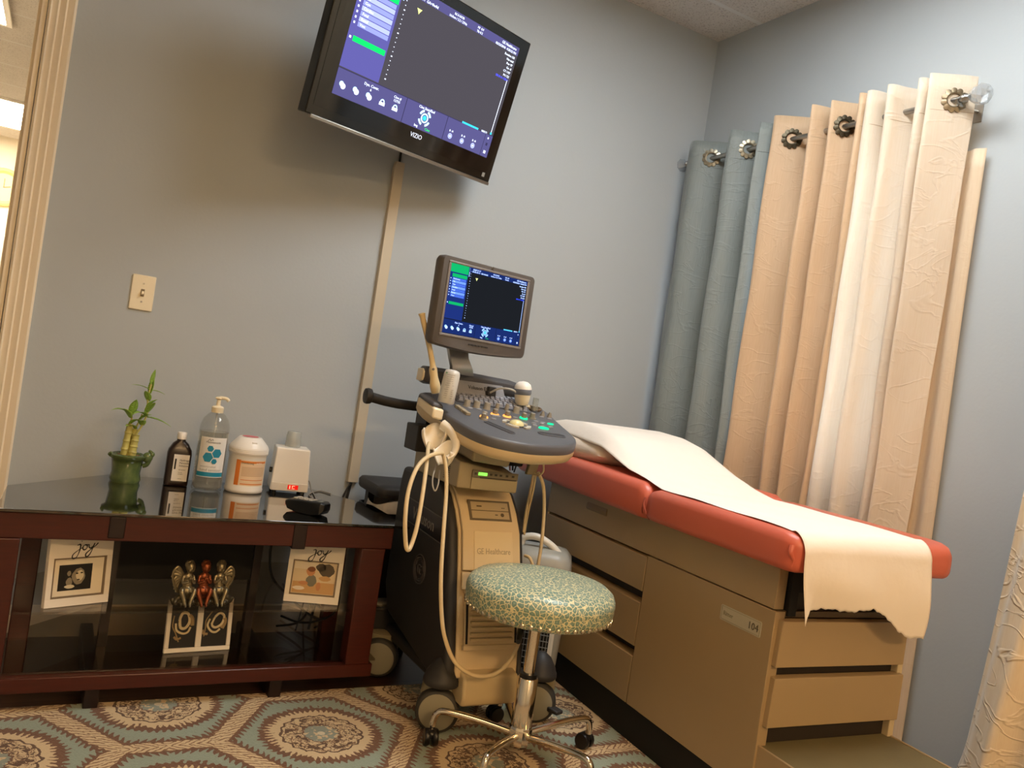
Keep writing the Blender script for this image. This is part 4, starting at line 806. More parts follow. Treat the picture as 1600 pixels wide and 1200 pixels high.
# monitor on its curved arm
b=MB(); b.loft([[Vector((x0_,y,z)),Vector((x1_,y+.01,z)),Vector((x1_,y+.03,z)),Vector((x0_,y+.02,z))] for x0_,x1_,y,z in ((-1.385,-1.300,-.60,1.03),(-1.392,-1.312,-.612,1.052),(-1.405,-1.332,-.612,1.085),(-1.415,-1.338,-.600,1.13),(-1.415,-1.338,-.585,1.22))]); b.build('monitor_arm',mat('arm_satin','#a5a39e',.3,metal=.7),us,ang=60,bevel=.002,world=True)
MO=Vector((-1.5385,-.757,1.111)); ma=Vector((.98243,.18661,.0022)); MM=frame(MO,ma,(0.0,.0,1)); mw,mh=.366,.262
bz=[]
def rr2(x0,y0,x1,y1,r,bulge=0,top=0):
    o=[]
    for cx,cy,a0 in ((x1-r,y0+r,-90),(x1-r,y1-r,0),(x0+r,y1-r,90),(x0+r,y0+r,180)):
        for i in range(6): a=R(a0+90*i/5); o.append((cx+r*cos(a),cy+r*sin(a)))
    q=[]
    for x,y in o:
        t=(x-x0)/(x1-x0); q.append((x,y-(bulge*4*t*(1-t) if y<(y0+y1)/2 else -top*4*t*(1-t))))
    # keep the lower edge smooth by adding points along it
    low=[(x0+r+(x1-x0-2*r)*i/10,y0-bulge*4*((r+(x1-x0-2*r)*i/10)/(x1-x0))*(1-(r+(x1-x0-2*r)*i/10)/(x1-x0))) for i in range(1,10)]
    return q+low
b=MB(); b.loft([[MM@Vector((x,y,z)) for x,y in rr2(i,i,mw-i,mh-i*.6,.012,.012,.004)] for i,z in ((.03,-.070),(.006,-.045),(.0,-.03),(.0,-.006),(.004,0))]); mo=b.build('monitor_housing',mat('bezel_grey','#5a5552',.5,bs=700,bump=.05),us,ang=50,world=True)
b=MB()
for a_,c_ in (((.022,.026),(.342,.034)),((.022,.243),(.342,.250)),((.022,.034),(.031,.243)),((.333,.034),(.342,.243))): b.box((a_[0],a_[1],-.001),(c_[0],c_[1],.003),MM)
b.build('inner_bezel',mat('bezel_inner','#7a7470',.4),mo,bevel=.002,world=True)
b=MB(); b.box((.031,.034,.0),(.333,.243,.0006),MM); b.build('screen_glass',mat('screen_black','#060607',.08,spec=.6),mo,world=True)
ui('screen_picture',MM@T(.031,.036,.0006),.302,.207,mo,.95,'us')
b=MB(); Me=MM@T(.187,.2565,.0); b.lathe([(.0055,.0),(.0055,.0014),(.001,.0014)],Me,20); b.m(1); b.tube([Me@Vector((.004*cos(t),.004*sin(t),.0016)) for t in [i*2*PI/14 for i in range(14)]],.0006,5,0,closed=True); b.box((-.002,-.002,.0013),(.002,.002,.0018),Me); b.build('emblem',[mat('emblem_disc','#8d867c',.3),charc],mo,world=True)
b=MB()
for i in range(6): b.box((.135+i*.013,.011,0),(.145+i*.013,.015,.0025),MM)
b.build('monitor_buttons',charc,mo,world=True)
# probe cups on the left
cupM=mat('cup_white','#f6eedc',.35)
def cup(x,y,z,ya,tilt,s=1.0):
    Mx=T(x,y,z)@Matrix.Rotation(R(ya),4,'Z')@Matrix.Rotation(R(tilt),4,'X'); b=MB(); n=18; rings=[]
    for j in range(8):
        t=j/7; r=(.012+.016*sin(t*PI/2))*s; zz=(-.026+.05*t)*s; row=[]
        for i in range(n+1):
            a=R(-122+244*i/n); lip=.012*cos(a*2)*t*s; row.append(Mx@Vector((r*sin(a),r*cos(a)*1.0,zz+lip)))
        rings.append(row)
    v=[[b.bm.verts.new(q) for q in r_] for r_ in rings]
    for r1,r2 in zip(v,v[1:]):
        for i in range(n): b._f([r1[i],r1[i+1],r2[i+1],r2[i]])
    return b
c1=cup(*at(678,684,1,-.80),-25,-8,1.3); c1.build('probe_cup',cupM,us,world=True,solid=.004,ang=70)
c1=cup(*at(694,712,1,-.86),-50,10,1.1); c1.build('probe_cup',cupM,us,world=True,solid=.004,ang=70)
b=MB(); b.tube([at(686,683,1,-.78),at(696,676,1,-.79),at(702,672,1,-.82),at(712,672,1,-.84)],.009,10,4); b.build('cup_arm',cupM,us,world=True)
b=MB(); b.tube([at(692,664,1,-.80),at(706,676,1,-.84),at(713,694,1,-.87),at(708,710,1,-.88),at(698,716,1,-.88)],lambda t:.017-.007*t,10,5,.7); b.build('cup_arm',cupM,us,world=True)
b=MB(); a_=at(645,663,1,-.55); c_=at(645,700,1,-.55); b.box((a_.x,-.60,c_.z-.005),(a_.x+.10,-.50,a_.z+.003)); b.build('connector_box',charc,us,bevel=.004,world=True)
# left holder block with the endocavity probe, right holder with convex probe
b=MB(); b.hexa([Vector(q) for q in ((-1.520,-.80,.893),(-1.485,-.80,.888),(-1.485,-.67,.915),(-1.520,-.67,.92),(-1.518,-.80,.925),(-1.483,-.80,.920),(-1.483,-.67,.942),(-1.518,-.67,.946))]); b.m(1); b.hexa([Vector(q) for q in ((-1.520,-.79,.926),(-1.480,-.79,.921),(-1.480,-.67,.942),(-1.520,-.67,.946),(-1.516,-.785,.940),(-1.484,-.785,.936),(-1.484,-.675,.955),(-1.516,-.675,.959))]); b.build('side_holder',[cream,dark2],us,bevel=.006,world=True)
def probe_pts(L,yy): return [at(x,y,1,yy) for x,y in L]
pr1=thing('endocavity_probe','long slender cream endocavity probe standing in the left holder of the ultrasound machine','ultrasound probe',tuple(at(682,612,1,-.70)))
P=probe_pts([(681,614),(679,596),(677,580),(676,570),(673,552),(668,528),(663,508),(660,494),(659,489)],-.70)
def pr_r(t):
    K=[(0,.013),(.08,.0165),(.17,.012),(.24,.0125),(.30,.0125),(.36,.009),(.42,.0082),(.70,.0082),(.86,.0085),(.93,.0108),(.98,.0098),(1,.003)]
    for (a,ra),(c,rc_) in zip(K,K[1:]):
        if t<=c: return ra+(rc_-ra)*(t-a)/(c-a)
    return .003
b=MB(); b.tube(P,pr_r,16,7); b.build('body',mat('probe_ivory','#e8d2a2',.35),pr1,world=True)
b=MB(); q=at(677,577,1,-.715); b.lathe([(.004,-.001),(.004,.001),(.001,.0015)],frame(q,(1,0,0),(0,0,1)),14); b.build('orientation_button',mat('mark_grey','#6f675a',.4),pr1,world=True)
cp=thing('convex_probe','rounded cream convex probe with grey band parked at the right of the control panel','ultrasound probe',tuple(at(815,632,1,-.62)))
c0=at(815,633,1,-.64); c1_=at(818,597,1,-.64); up_=(c1_-c0).normalized(); Mc=Matrix.Translation(c0)@up_.to_track_quat('Z','Y').to_matrix().to_4x4()@Matrix.Diagonal((1.28,1.28,1,1)); Hh=(c1_-c0).length; s_=Hh/.075
b=MB(); b.lathe([(.015*s_,0),(.020*s_,.008*s_),(.0225*s_,.022*s_),(.024*s_,.036*s_)],Mc,28,1,.8); b.build('handle',cream,cp,world=True)
b=MB(); b.lathe([(.0243*s_,.034*s_),(.0265*s_,.040*s_),(.0265*s_,.050*s_),(.0258*s_,.052*s_)],Mc,28,1,.8); b.build('band',mat('band_slate','#6e737e',.4),cp,world=True)
b=MB(); b.lathe([(.0258*s_,.051*s_),(.0255*s_,.058*s_),(.022*s_,.068*s_),(.013*s_,.0755*s_),(.001,.078*s_)],Mc,28,1,.8); b.build('dome',whitep,cp,world=True,ang=70)
b=MB(); p=dk(811,634); 
b.tube([DN@Vector((p.x+.034*cos(t),p.y+.028*sin(t),.004)) for t in [i*2*PI/20 for i in range(20)]],.0055,8,0,closed=True); b.build('holder_ring',beige,us,world=True)
b=MB(); p=dk(832,640,0); b.tube([DN@Vector((p.x+.030*cos(t),p.y+.022*sin(t),.006)) for t in [i*2*PI/20 for i in range(20)]],.004,8,0,closed=True); b.lathe([(.026,-.02),(.028,.004)],DN@T(p.x,p.y,0),20,1,.8); b.build('holder_ring',mat('ring_brown','#6e5c47',.5),us,world=True)
gl=thing('gel_squeeze_bottle','frosted white ultrasound gel bottle with printed label leaning on the control panel','bottle',tuple(at(695,629,1,-.77)))
c0=at(696,630,1,-.775); c1_=at(708,578,1,-.775); up_=(c1_-c0).normalized(); Mg=Matrix.Translation(c0)@up_.to_track_quat('Z','Y').to_matrix().to_4x4(); Hh=(c1_-c0).length; k_=Hh/.11
b=MB(); b.lathe([(.027*k_,0),(.031*k_,.003*k_),(.0305*k_,.05*k_),(.0295*k_,.096*k_),(.026*k_,.106*k_),(.014*k_,.110*k_),(.001,.1105*k_)],Mg,28,1,.85); b.build('body',clear('frosted_bottle','#eef0ee',.3,1.45,'#e6e4dd',.72),gl,world=True,ang=60)
b=MB(); Mt=frame(c0+up_*.055*k_+Vector((-.011,-.0262*k_,0)),Vector((1,-.42,0)) ,up_); b.m(0); 
for i in range(12): w_=.008+.006*random.random(); b.box((-w_,-.034+.0062*i,0),(w_,-.0333+.0062*i,.0005),Mt)
b.m(1); b.box((-.015,.038,0),(-.011,.041,.0006),Mt); b.build('printed_label',[mat('print_grey','#6d6f70',.5),mat('print_green','#3c8a56',.5)],gl,world=True)
vb=thing('clear_vial','tiny clear vial in the brown ring holder on the machine','vial',tuple(at(834,642,1,-.63)))
c0=at(834,643,1,-.63); c1_=at(838,622,1,-.63); b=MB(); up_=(c1_-c0).normalized(); Mg=Matrix.Translation(c0)@up_.to_track_quat('Z','Y').to_matrix().to_4x4(); H_=(c1_-c0).length
b.lathe([(.012,0),(.012,H_*.35),(.010,H_*.4),(.010,H_),(.001,H_)],Mg,20); b.build('tube',clear('vial_clear','#dfe3e2',.1,1.45,'#c7c9c4',.3),vb,world=True)
b=MB(); b.lathe([(.0125,H_*.1),(.0125,H_*.38),(.001,H_*.38)],Mg,20); b.build('collar',mat('collar_grey','#7d7868',.5),vb,world=True)
# cables
def cab(name,L,r,m,label=None):
    b=MB(); b.tube([at(x,y,1,d) for x,y,d in L],r,10,7)
    return b.build(name,m,us,world=True)
cab('probe_cable',[(671,692,-.84),(669,700,-.86),(667,722,-.92),(661,768,-.97),(652,820,-1.0),(644,848,-1.01),(638,859,-1.02),(634,850,-1.02),(633,812,-1.02),(638,768,-1.0),(651,732,-.97),(668,714,-.93),(688,708,-.90),(693,712,-.89),(697,735,-.90),(697,775,-.92),(693,830,-.96),(689,900,-.99),(690,960,-1.0),(696,1000,-1.01),(712,1036,-1.02),(740,1055,-1.02),(770,1054,-1.02),(795,1035,-1.01),(810,1005,-1.0),(818,972,-.98),(820,940,-.96)],.0058,cable_c)
cab('thin_cable',[(684,722,-.80),(677,742,-.86),(676,758,-.88),(680,767,-.88),(685,755,-.87),(687,735,-.83)],.0022,mat('thin_grey_cable','#8f8b80',.4))
b=MB(); a_=at(838,705,1,-.80); c_=at(828,742,1,-.80); b.hexa([Vector(q) for q in ((c_.x-.012,-.80,c_.z),(c_.x+.022,-.80,c_.z),(c_.x+.022,-.785,c_.z),(c_.x-.012,-.785,c_.z),(a_.x-.012,-.81,a_.z+.01),(a_.x+.022,-.81,a_.z+.01),(a_.x+.022,-.79,a_.z+.01),(a_.x-.012,-.79,a_.z+.01))]); b.build('cable_hook',pm,us,bevel=.003,world=True)
b=MB(); b.tube([at(835,740,1,-.80),at(843,742,1,-.83),at(849,736,1,-.84),at(849,724,1,-.84)],.003,8); b.build('cable_hook',beige,us,world=True)
cab('probe_cable',[(838,700,-.70),(833,745,-.72),(822,800,-.74),(818,832,-.75)],.0045,cable_c)
cab('probe_cable',[(841,738,-.80),(849,760,-.80),(850,800,-.80),(846,850,-.80),(840,888,-.80)],.0055,cable_c)
cab('probe_cable',[(838,738,-.79),(832,770,-.76),(824,805,-.73),(819,835,-.72)],.004,cable_c)
cab('probe_cable',[(820,868,-.80),(828,872,-.82),(833,885,-.83)],.005,cable_c)
cab('thin_cable',[(805,700,-.75),(802,715,-.76),(801,735,-.76)],.003,blackp)
cab('thin_cable',[(798,700,-.75),(796,715,-.76),(797,735,-.76)],.003,mat('wire_pink','#b0807a',.4))
cab('thin_cable',[(809,702,-.75),(809,718,-.76),(803,738,-.76)],.0025,blackp)
b=MB(); a_=at(851,704,1,-.82); b.box((a_.x-.06,-.90,a_.z-.004),(a_.x+.018,-.80,a_.z+.012)); b.build('under_bracket',beige,us,bevel=.004,world=True)
# ------------------------------------------------------------------ rolling stool
st=thing('rolling_stool','round rolling stool with green leopard print seat, nailhead trim and chrome legs','stool',(-1.256,-1.100,0))
MST=Matrix.Rotation(R(2.0),4,'Y')
b=MB(); b.lathe([(.001,.418),(.15,.418),(.188,.420),(.196,.426),(.203,.442),(.205,.452),(.2045,.462),(.206,.466),(.205,.478),(.198,.494),(.182,.506),(.14,.515),(.07,.519),(.001,.520)],None,64); b.build('seat',W['leo'],st,ang=70)
for i in range(54):
    b=MB(); a=2*PI*i/54; c_,s_=cos(a),sin(a); Mx=frame((.2005*c_,.2005*s_,.432),(-s_,c_,0),(0,0,1)); b.lathe([(.0068,-.001),(.006,.003),(.003,.005),(.001,.0054)],Mx,10); b.build('nailhead',mat('nailhead_pewter','#cfc6ae',.2,metal=.9),st)
b=MB(); b.cyl((0,0,.405),(0,0,.419),.07,n=28); b.cyl((0,0,.385),(0,0,.406),.03,.045); b.build('seat_plate',blackp,st)
b=MB(); b.tube([(-.05,-.02,.408),(-.075,-.05,.404),(-.10,-.085,.396)],.004,8); b.tube([(-.085,-.062,.401),(-.10,-.085,.395),(-.128,-.125,.383)],lambda t:.0065+.003*sin(PI*t),10,5); b.build('height_lever',blackp,st)
b=MB(); b.cyl((0,0,.245),(0,0,.39),.0155,n=28); b.build('column',chrome,st,ang=50)
b=MB(); b.cyl((0,0,.236),(0,0,.25),.024,n=28); b.build('collar',blackp,st)
b=MB(); b.lathe([(.0285,.105),(.0285,.236),(.026,.239),(.02,.239)],None,28); b.build('gas_sleeve',chrome,st,ang=50)
b=MB(); b.lathe([(.024,.052),(.032,.056),(.033,.095),(.031,.103),(.028,.108)],None,10); b.build('hub',chrome,st,ang=30)
for i in range(5):
    a=R(146+72*i); d=Vector((cos(a),sin(a),0)); b=MB()
    b.tube([d*.028+Vector((0,0,.082)),d*.12+Vector((0,0,.097)),d*.205+Vector((0,0,.104)),d*.232+Vector((0,0,.097)),d*.240+Vector((0,0,.075)),d*.240+Vector((0,0,.058))],.0095,14,5); lg=b.build('leg',chrome,st)
    n_=Vector((-d.y,d.x,0)); sw=d*.240+n_*.012; b=MB()
    for s_ in (-1,1):
        b.lathe([(.010,-.008),(.0215,-.007),(.0235,-.003),(.0235,.003),(.0215,.007),(.010,.008)],frame(sw+Vector((0,0,RZ+.0238))+(d*.9+n_*.3).normalized()*.012*s_,(0,0,1),Vector((0,0,1)).cross((d*.9+n_*.3).normalized()) if False else (-(n_.x*.9-d.x*.3),-(n_.y*.9-d.y*.3),0)),22)
    b.ball(sw+Vector((0,0,.043)),(.019,.019,.014),14); b.cyl(d*.240+Vector((0,0,.045)),d*.240+Vector((0,0,.062)),.007); b.build('caster',blackp,lg)
# ------------------------------------------------------------------ exam table
bed=thing('exam_table','tan metal exam table with coral red padded top, drawers and pull-out step','exam table',(-.8866,-1.5883,0),-.0631)
Bw,Bl=.478,1.20
b=MB(); b.box((.03,.02,.112),(Bw-.01,Bl-.01,.675)); b.build('cabinet_body',mat('cabinet_inner_dark','#2b2218',.6),bed)
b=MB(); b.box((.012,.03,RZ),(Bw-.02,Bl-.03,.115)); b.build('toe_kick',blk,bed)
b=MB(); b.box((0,.012,.573),(.03,Bl,.684)); b.box((.03,Bl-.02,.573),(Bw,Bl,.684)); b.box((Bw-.02,.012,.573),(Bw,Bl-.02,.684)); b.build('upper_panel',tan,bed,bevel=.002)
b=MB(); b.hexa([Vector(q) for q in ((-.004,.80,.640),(-.004,.93,.640),(.004,.93,.630),(.004,.80,.630),(-.004,.80,.652),(-.004,.93,.652),(.004,.93,.668),(.004,.80,.668))]); b.build('upper_handle',mat('tan_shadow','#8a7250',.45),bed,bevel=.002)
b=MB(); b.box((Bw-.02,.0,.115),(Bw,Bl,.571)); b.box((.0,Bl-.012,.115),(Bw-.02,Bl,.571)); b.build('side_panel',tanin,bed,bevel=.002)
for z0,z1 in ((.459,.570),(.291,.429),(.117,.266)):
    b=MB(); b.hexa([Vector(q) for q in ((-.002,.548,z0),(.03,.548,z0),(.03,Bl-.001,z0),(-.002,Bl-.001,z0),(-.002,.548,z1-.006),(.03,.548,z1),(.03,Bl-.001,z1),(-.002,Bl-.001,z1-.006))]); b.build('drawer_front',tan,bed,bevel=.0015)
b=MB(); b.box((-.002,.004,.117),(.03,.543,.570)); dr=b.build('door',tan,bed,bevel=.0015)
b=MB(); PL=frame((-.0022,.118,.5115),(0,-1,0),(0,0,1))
pl=[(x,y) for x,y in rr2(-.076,-.020,.076,.020,.005)[:24]]
b.prism(pl,PL,0,.0012); b.m(1); 
for a_,c_ in (((-.072,-.017),(.072,-.0162)),((-.072,.0162),(.072,.017)),((-.072,-.017),(-.0712,.017)),((.0712,-.017),(.072,.017))): b.box((a_[0],a_[1],.001),(c_[0],c_[1],.0017),PL)
add_text(b,'Ritter',.016,PL@T(-.046,.0,.0014)); b.m(2); add_text(b,'104',.026,PL@T(.048,-.001,.0016)); b.build('name_plate',[mat('plate_silver','#b9b39e',.35),mat('plate_line','#8c8468',.5),mat('plate_ink','#4f4738',.4)],dr)
for z0,z1,w0,w1 in ((.437,.553,.008,.462),(.288,.412,.008,.470)):
    b=MB(); b.hexa([Vector(q) for q in ((w0,-.012,z0),(w1,-.012,z0),(w1,.012,z0),(w0,.012,z0),(w0+.004,-.012,z1-.002),(w1,-.012,z1-.002),(w1,.012,z1),(w0+.004,.012,z1))]); b.build('foot_drawer_front',tan,bed,bevel=.002)
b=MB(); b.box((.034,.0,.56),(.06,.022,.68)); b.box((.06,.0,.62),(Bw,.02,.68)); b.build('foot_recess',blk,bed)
b=MB(); b.box((.006,.006,.556),(.47,.03,.572)); b.build('foot_ledge',mat('ledge_brown','#5f4d33',.5),bed,bevel=.002)
stp=MB(); stp.box((.012,-.43,.222),(.468,.02,.238)); so=stp.build('step_tread',mat('step_rubber','#6f6544',.7,vary=.12,vs=12,bs=300,bump=.3),bed,bevel=.002)
stp=MB(); stp.box((.004,-.435,.12),(.012,.02,.240)); stp.box((.468,-.435,.12),(.476,.02,.240)); stp.box((.004,-.443,.12),(.476,-.435,.240)); stp.build('step_frame',tan,so,bevel=.0015)
for x in (.03,.45):
    q=MB(); q.cyl((x,-.40,RZ),(x,-.40,.125),.012); q.build('step_leg',charc,so)
# padded top: sections along the table
def padsec(v,u0,u1,z0,z1,r=.028):
    o=[]
    for cx,cz,a0,rr in ((u1-.02,z0+.02,-90,.02),(u1-r,z1-r,0,r),(u0+r,z1-r,90,r),(u0+.02,z0+.02,180,.02)):
        for i in range(6): a=R(a0+18*i); o.append(Vector((cx+rr*cos(a),v,cz+rr*sin(a))))
    return o
def cushion(name,secs):
    b=MB(); b.loft([padsec(*s_) for s_ in secs]); return b.build(name,vinyl,bed,ang=60)
U0,U1=-.045,.535
cushion('seat_cushion',[(-.070,U0+.035,U1-.035,.70,.742,.018),(-.066,U0+.018,U1-.018,.688,.758,.022),(-.052,U0+.006,U1-.006,.682,.769,.026),(-.030,U0,U1,.681,.775),(.0,U0,U1,.681,.777),(.25,U0-.001,U1,.681,.779),(.50,U0,U1,.681,.778),(.530,U0+.003,U1,.682,.770),(.543,U0+.012,U1-.01,.686,.755)])
cushion('back_cushion',[(.545,U0+.012,U1-.01,.686,.756),(.556,U0+.003,U1,.680,.775),(.585,U0,U1,.680,.788),(.9,U0,U1,.683,.795),(1.20,U0,U1,.688,.797),(1.40,U0,U1,.690,.790),(1.445,U0+.008,U1-.01,.698,.775),(1.462,U0+.03,U1-.03,.712,.750,.018)])
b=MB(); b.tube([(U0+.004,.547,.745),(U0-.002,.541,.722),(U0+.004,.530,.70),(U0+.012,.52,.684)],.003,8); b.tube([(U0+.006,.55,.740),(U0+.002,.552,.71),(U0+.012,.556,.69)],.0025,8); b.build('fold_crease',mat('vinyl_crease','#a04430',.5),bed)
b=MB(); b.tube([(U0+.010,-.050,.745),(U0+.004,-.054,.728),(U0+.012,-.056,.712),(U0+.010,-.054,.696)],lambda t:.006*(1-t)+.002,8); b.build('corner_pleat',vinyl,bed)
b=MB(); b.ball((U0+.016,.085,.6825),(.004,.004,.003),8); b.build('snap_button',steel,bed)
# pillow + paper
pw=parent_world(bed)
pil=MB(); 
def pf(u,v): return None
N1,N2=26,26; top=[]
def pillow_pt(i,j,sgn):
    x=-1+2*i/N1; y=-1+2*j/N2; e=(max(0,1-abs(x)**3.0)*max(0,1-abs(y)**3.0))**.55
    k=1-.10*(abs(x)*abs(y))**2
    rip=.004*sin(9*x+3*y)*(1-e)
    return pw@Vector((.248+.262*x*k*(1+.02*sin(5*y)),1.13+.27*y*k,.846+sgn*(.004+.062*e)+rip-(.028 if sgn<0 else 0)*e*.4-.022*(1-e)*(1 if True else 0)))
for sgn in (1,-1): pil.grid(N1,N2,lambda u,v:pillow_pt(u*N1,v*N2,sgn))
bmesh.ops.remove_doubles(pil.bm,verts=pil.bm.verts,dist=.0095)
tag(pil.build('pillow',mat('pillowcase','#f3e8d9',.85,bs=18,bump=.3,bd=.01),ang=80),'cream pillow under the white paper at the head of the exam table','pillow')
def zc(v):     # height of the paper's middle along the table
    K=[(-.075,.735),(-.06,.762),(-.03,.776),(.0,.7775),(.25,.7795),(.5,.7795),(.60,.795),(.70,.822),(.80,.860),(.90,.896),(1.0,.915),(1.15,.922),(1.3,.916),(1.42,.895),(1.5,.86)]
    if v<=K[0][0]: return K[0][1]
    for (a,za),(c,z_) in zip(K,K[1:]):
        if v<=c: t=(v-a)/(c-a); return za+(z_-za)*t
    return K[-1][1]
pp_=MB(); NU=60; NV=150
def tear(u):
    K=[(0,.566),(.012,.585),(.03,.598),(.10,.604),(.17,.598),(.22,.604),(.245,.607),(.27,.600),(.31,.580),(.35,.552),(.385,.536),(.41,.532),(.425,.537),(.445,.533)]
    for (a,za),(c,z_) in zip(K,K[1:]):
        if u<=c: t=(u-a)/(c-a); return za+(z_-za)*t+.003*sin(u*210)*sin(u*57)
    return .535
def paper_pt(s,t):      # s along the strip (0 torn end .. 1 head), t across
    w_=.445; 
    if s<.16:
        k=s/.16; zt=tear(t*w_); z=zt+(.725-zt)*k; v=-.079-.006*sin(PI*(1-k))+.004*sin(t*9+k*3)*(1-k)-.012*(1-k)*(t-.3)
        curl=.020*(1-k)**2*max(0,.12-t)/.12
        return pw@Vector((-.022+w_*t+curl+.004*sin(k*5)*(1-k),v-curl*.8,z))
    if s<.22:
        k=(s-.16)/.06; a=k*PI/2; v=-.079+.05*(1-cos(a)); z=.725+.0555*sin(a); return pw@Vector((-.022+w_*t,v,z))
    k=(s-.22)/.78; v=-.029+k*1.48; drift=.055*max(0,(v-.45))**1.0
    u=-.022+w_*t+drift; z=zc(v)
    e=max(0,min(1,(v-.6)/.4)); side=max(0,(.12-t)/.12)**1.4*.055*e+max(0,(t-.90)/.1)**1.6*.015*e
    tw=(max(U0+.0,0) )
    return pw@Vector((u,v,z-side+.0015*sin(v*23+t*5)*sin(t*6+1)*(1-.5*e)+.0015))
pp_.grid(NV,NU,lambda s,t:paper_pt(s,t)); tag(pp_.build('table_paper',paper,ang=80,solid=.0006,off=1),'torn white paper sheet running over the exam table and hanging at its foot','paper sheet')
# ------------------------------------------------------------------ grey portable heater
ht=thing('portable_heater','rounded grey and white portable heater with a dark grille between the machine and exam table','heater',(-.972,-.62,0),R(-35))
hp=rr2(-.12,-.10,.12,.10,.05)[:24]
b=MB(); b.loft([[Vector((x*s_,y*s_,z)) for x,y in hp] for s_,z in ((.80,RZ),(.86,.03),(.95,.12),(1,.30),(1.0,.43),(.95,.465),(.80,.485),(.5,.492))]); b.build('housing',mat('heater_grey','#9a9a92',.4),ht,ang=60)
b=MB(); q=[(x,z) for x,z in rr2(-.095,.05,.095,.43,.05)[:24]]; FH=frame((-.0,-.093,0),(1,0,0),(0,0,1)); b.prism(q,FH,0,.018); b.build('front_rim',mat('heater_white','#d9d6cc',.35),ht,bevel=.006,seg=3)
b=MB(); q=[(x,z) for x,z in rr2(-.08,.10,.08,.40,.035)[:24]]; b.prism(q,FH,.010,.0195); b.build('grille_back',blk,ht)
b=MB()
for i in range(15): x=-.075+i*.0105; b.box((x,.115,.0195),(x+.002,.39,.023),FH)
for i in range(14): z=.125+i*.02; b.box((-.078,z,.0225),(.078,z+.002,.025),FH)
b.build('grille',mat('grille_grey','#8b8b86',.4),ht)
b=MB(); b.tube([(-.06,-.03,.48),(-.055,-.03,.515),(-.01,-.03,.525),(.04,-.03,.505),(.07,-.03,.48)],.012,12,5); b.build('handle',mat('heater_white','#d9d6cc',.35),ht)
# ------------------------------------------------------------------ black bin behind the console
bn=thing('waste_bin','black lidded bin holding a white liner bag behind the television stand','waste bin',(-1.345,-.20,0))
b=MB(); b.loft([[Vector((x*s_,y*s_,z)) for x,y in rr2(-.10,-.13,.10,.13,.03)[:24]] for s_,z in ((.78,.0),(.8,.01),(.98,.50),(1,.515),(.96,.515),(.94,.49),(.76,.02))]); b.build('bin_body',blackp,bn,ang=50)
b=MB(); b.loft([[Vector((x*s_,y*s_+.02,z+.02*y)) for x,y in rr2(-.105,-.12,.105,.12,.03)[:24]] for s_,z in ((.98,.565),(1.02,.572),(1.03,.594),(.97,.604),(.6,.608))]); b.build('lid',charc,bn,ang=50)
for x in (-.085,.085):
    b=MB(); b.box((x-.012,.03,.50),(x+.012,.06,.575)); b.build('lid_post',blackp,bn)
b=MB(); 
def bag(u,v):
    a=2*PI*u; r=.9+.10*v+.05*sin(7*a)*v; x=.098*r*cos(a); y=.128*r*sin(a); x=max(-.112,min(.112,x)); y=max(-.145,min(.145,y)); return Vector((x*1.03,y*1.03-.005,.50+.03*sin(3*a+1)*v+.045*(1-abs(2*v-1))+.0*v-(.035 if v>.9 else 0)))
b.grid(48,6,bag); b.build('liner_bag',mat('liner_white','#d9d0c2',.5,bs=40,bump=.5,bd=.01),bn,ang=80,norm=False)
# ------------------------------------------------------------------ curtains
RX,RZ2=-.105,2.131
rod=thing('curtain_rod','silver curtain rod with clear crystal finials above the window','curtain rod',(RX,-.70,RZ2))
b=MB(); b.cyl((RX,-.045,RZ2),(RX,-1.345,RZ2),.0095,n=20); b.build('rod',steel,rod,world=True)
cry=clear('crystal','#dfe3e6',.02,2.4,'#dfe3e6',.30)
for y,s_ in ((-1.345,-1),(-.045,1)):
    b=MB(); Mf=frame((RX,y,RZ2),(1,0,0),(0,0,1)); Mf=Mf if s_<0 else Mf@Matrix.Rotation(PI,4,'Y')
    b.lathe([(.012,-.012),(.013,-.004),(.010,0),(.014,.004),(.010,.010),(.009,.014)],Mf,22); b.build('finial_collar',steel,rod,world=True)
    b=MB(); n=16; rings=[]
    for r_,z in ((.009,.014),(.016,.022),(.027,.038),(.031,.054),(.028,.068),(.018,.079),(.006,.084)):
        rings.append([Mf@Vector(((r_*(1+.10*(i%2)))*cos(2*PI*i/n+z*14),(r_*(1+.10*(i%2)))*sin(2*PI*i/n+z*14),z)) for i in range(n)])
    b.loft(rings); b.build('crystal_finial',cry,rod,ang=10,world=True)
for y in (-1.325,-.075):
    b=MB(); b.box((-.004,y-.018,2.085),(0,y+.018,2.165)); b.tube([(-.004,y,2.12),(-.06,y,2.112),(RX,y,2.116)],.006,8); b.tube([(RX+.012*cos(t),y,RZ2-.001+.013*sin(t)) for t in (-PI,-PI*.75,-PI/2,-PI/4,0)],.004,8,3); b.build('rod_bracket',steel,rod,world=True)
def ring_grommet(par,x,y,nrm,m):
    n_=Vector(nrm).normalized(); Mx=frame((x,y,RZ2),Vector((0,0,1)).cross(n_),(0,0,1)); b=MB(); n=96
    def rad(i): return .0310+.0095*abs(cos(2*PI*i/n*5.5))**.5
    b.loft([[Mx@Vector((.0205*cos(2*PI*i/n),.0205*sin(2*PI*i/n),.0045)) for i in range(n)],[Mx@Vector((.025*cos(2*PI*i/n),.025*sin(2*PI*i/n),.0065)) for i in range(n)],[Mx@Vector((rad(i)*cos(2*PI*i/n),rad(i)*sin(2*PI*i/n),.0035)) for i in range(n)],[Mx@Vector((rad(i)*cos(2*PI*i/n),rad(i)*sin(2*PI*i/n),-.0025)) for i in range(n)],[Mx@Vector((.0205*cos(2*PI*i/n),.0205*sin(2*PI*i/n),-.0025)) for i in range(n)]],cap=False,loop=True)
    b.build('grommet',m,par,world=True,ang=30)
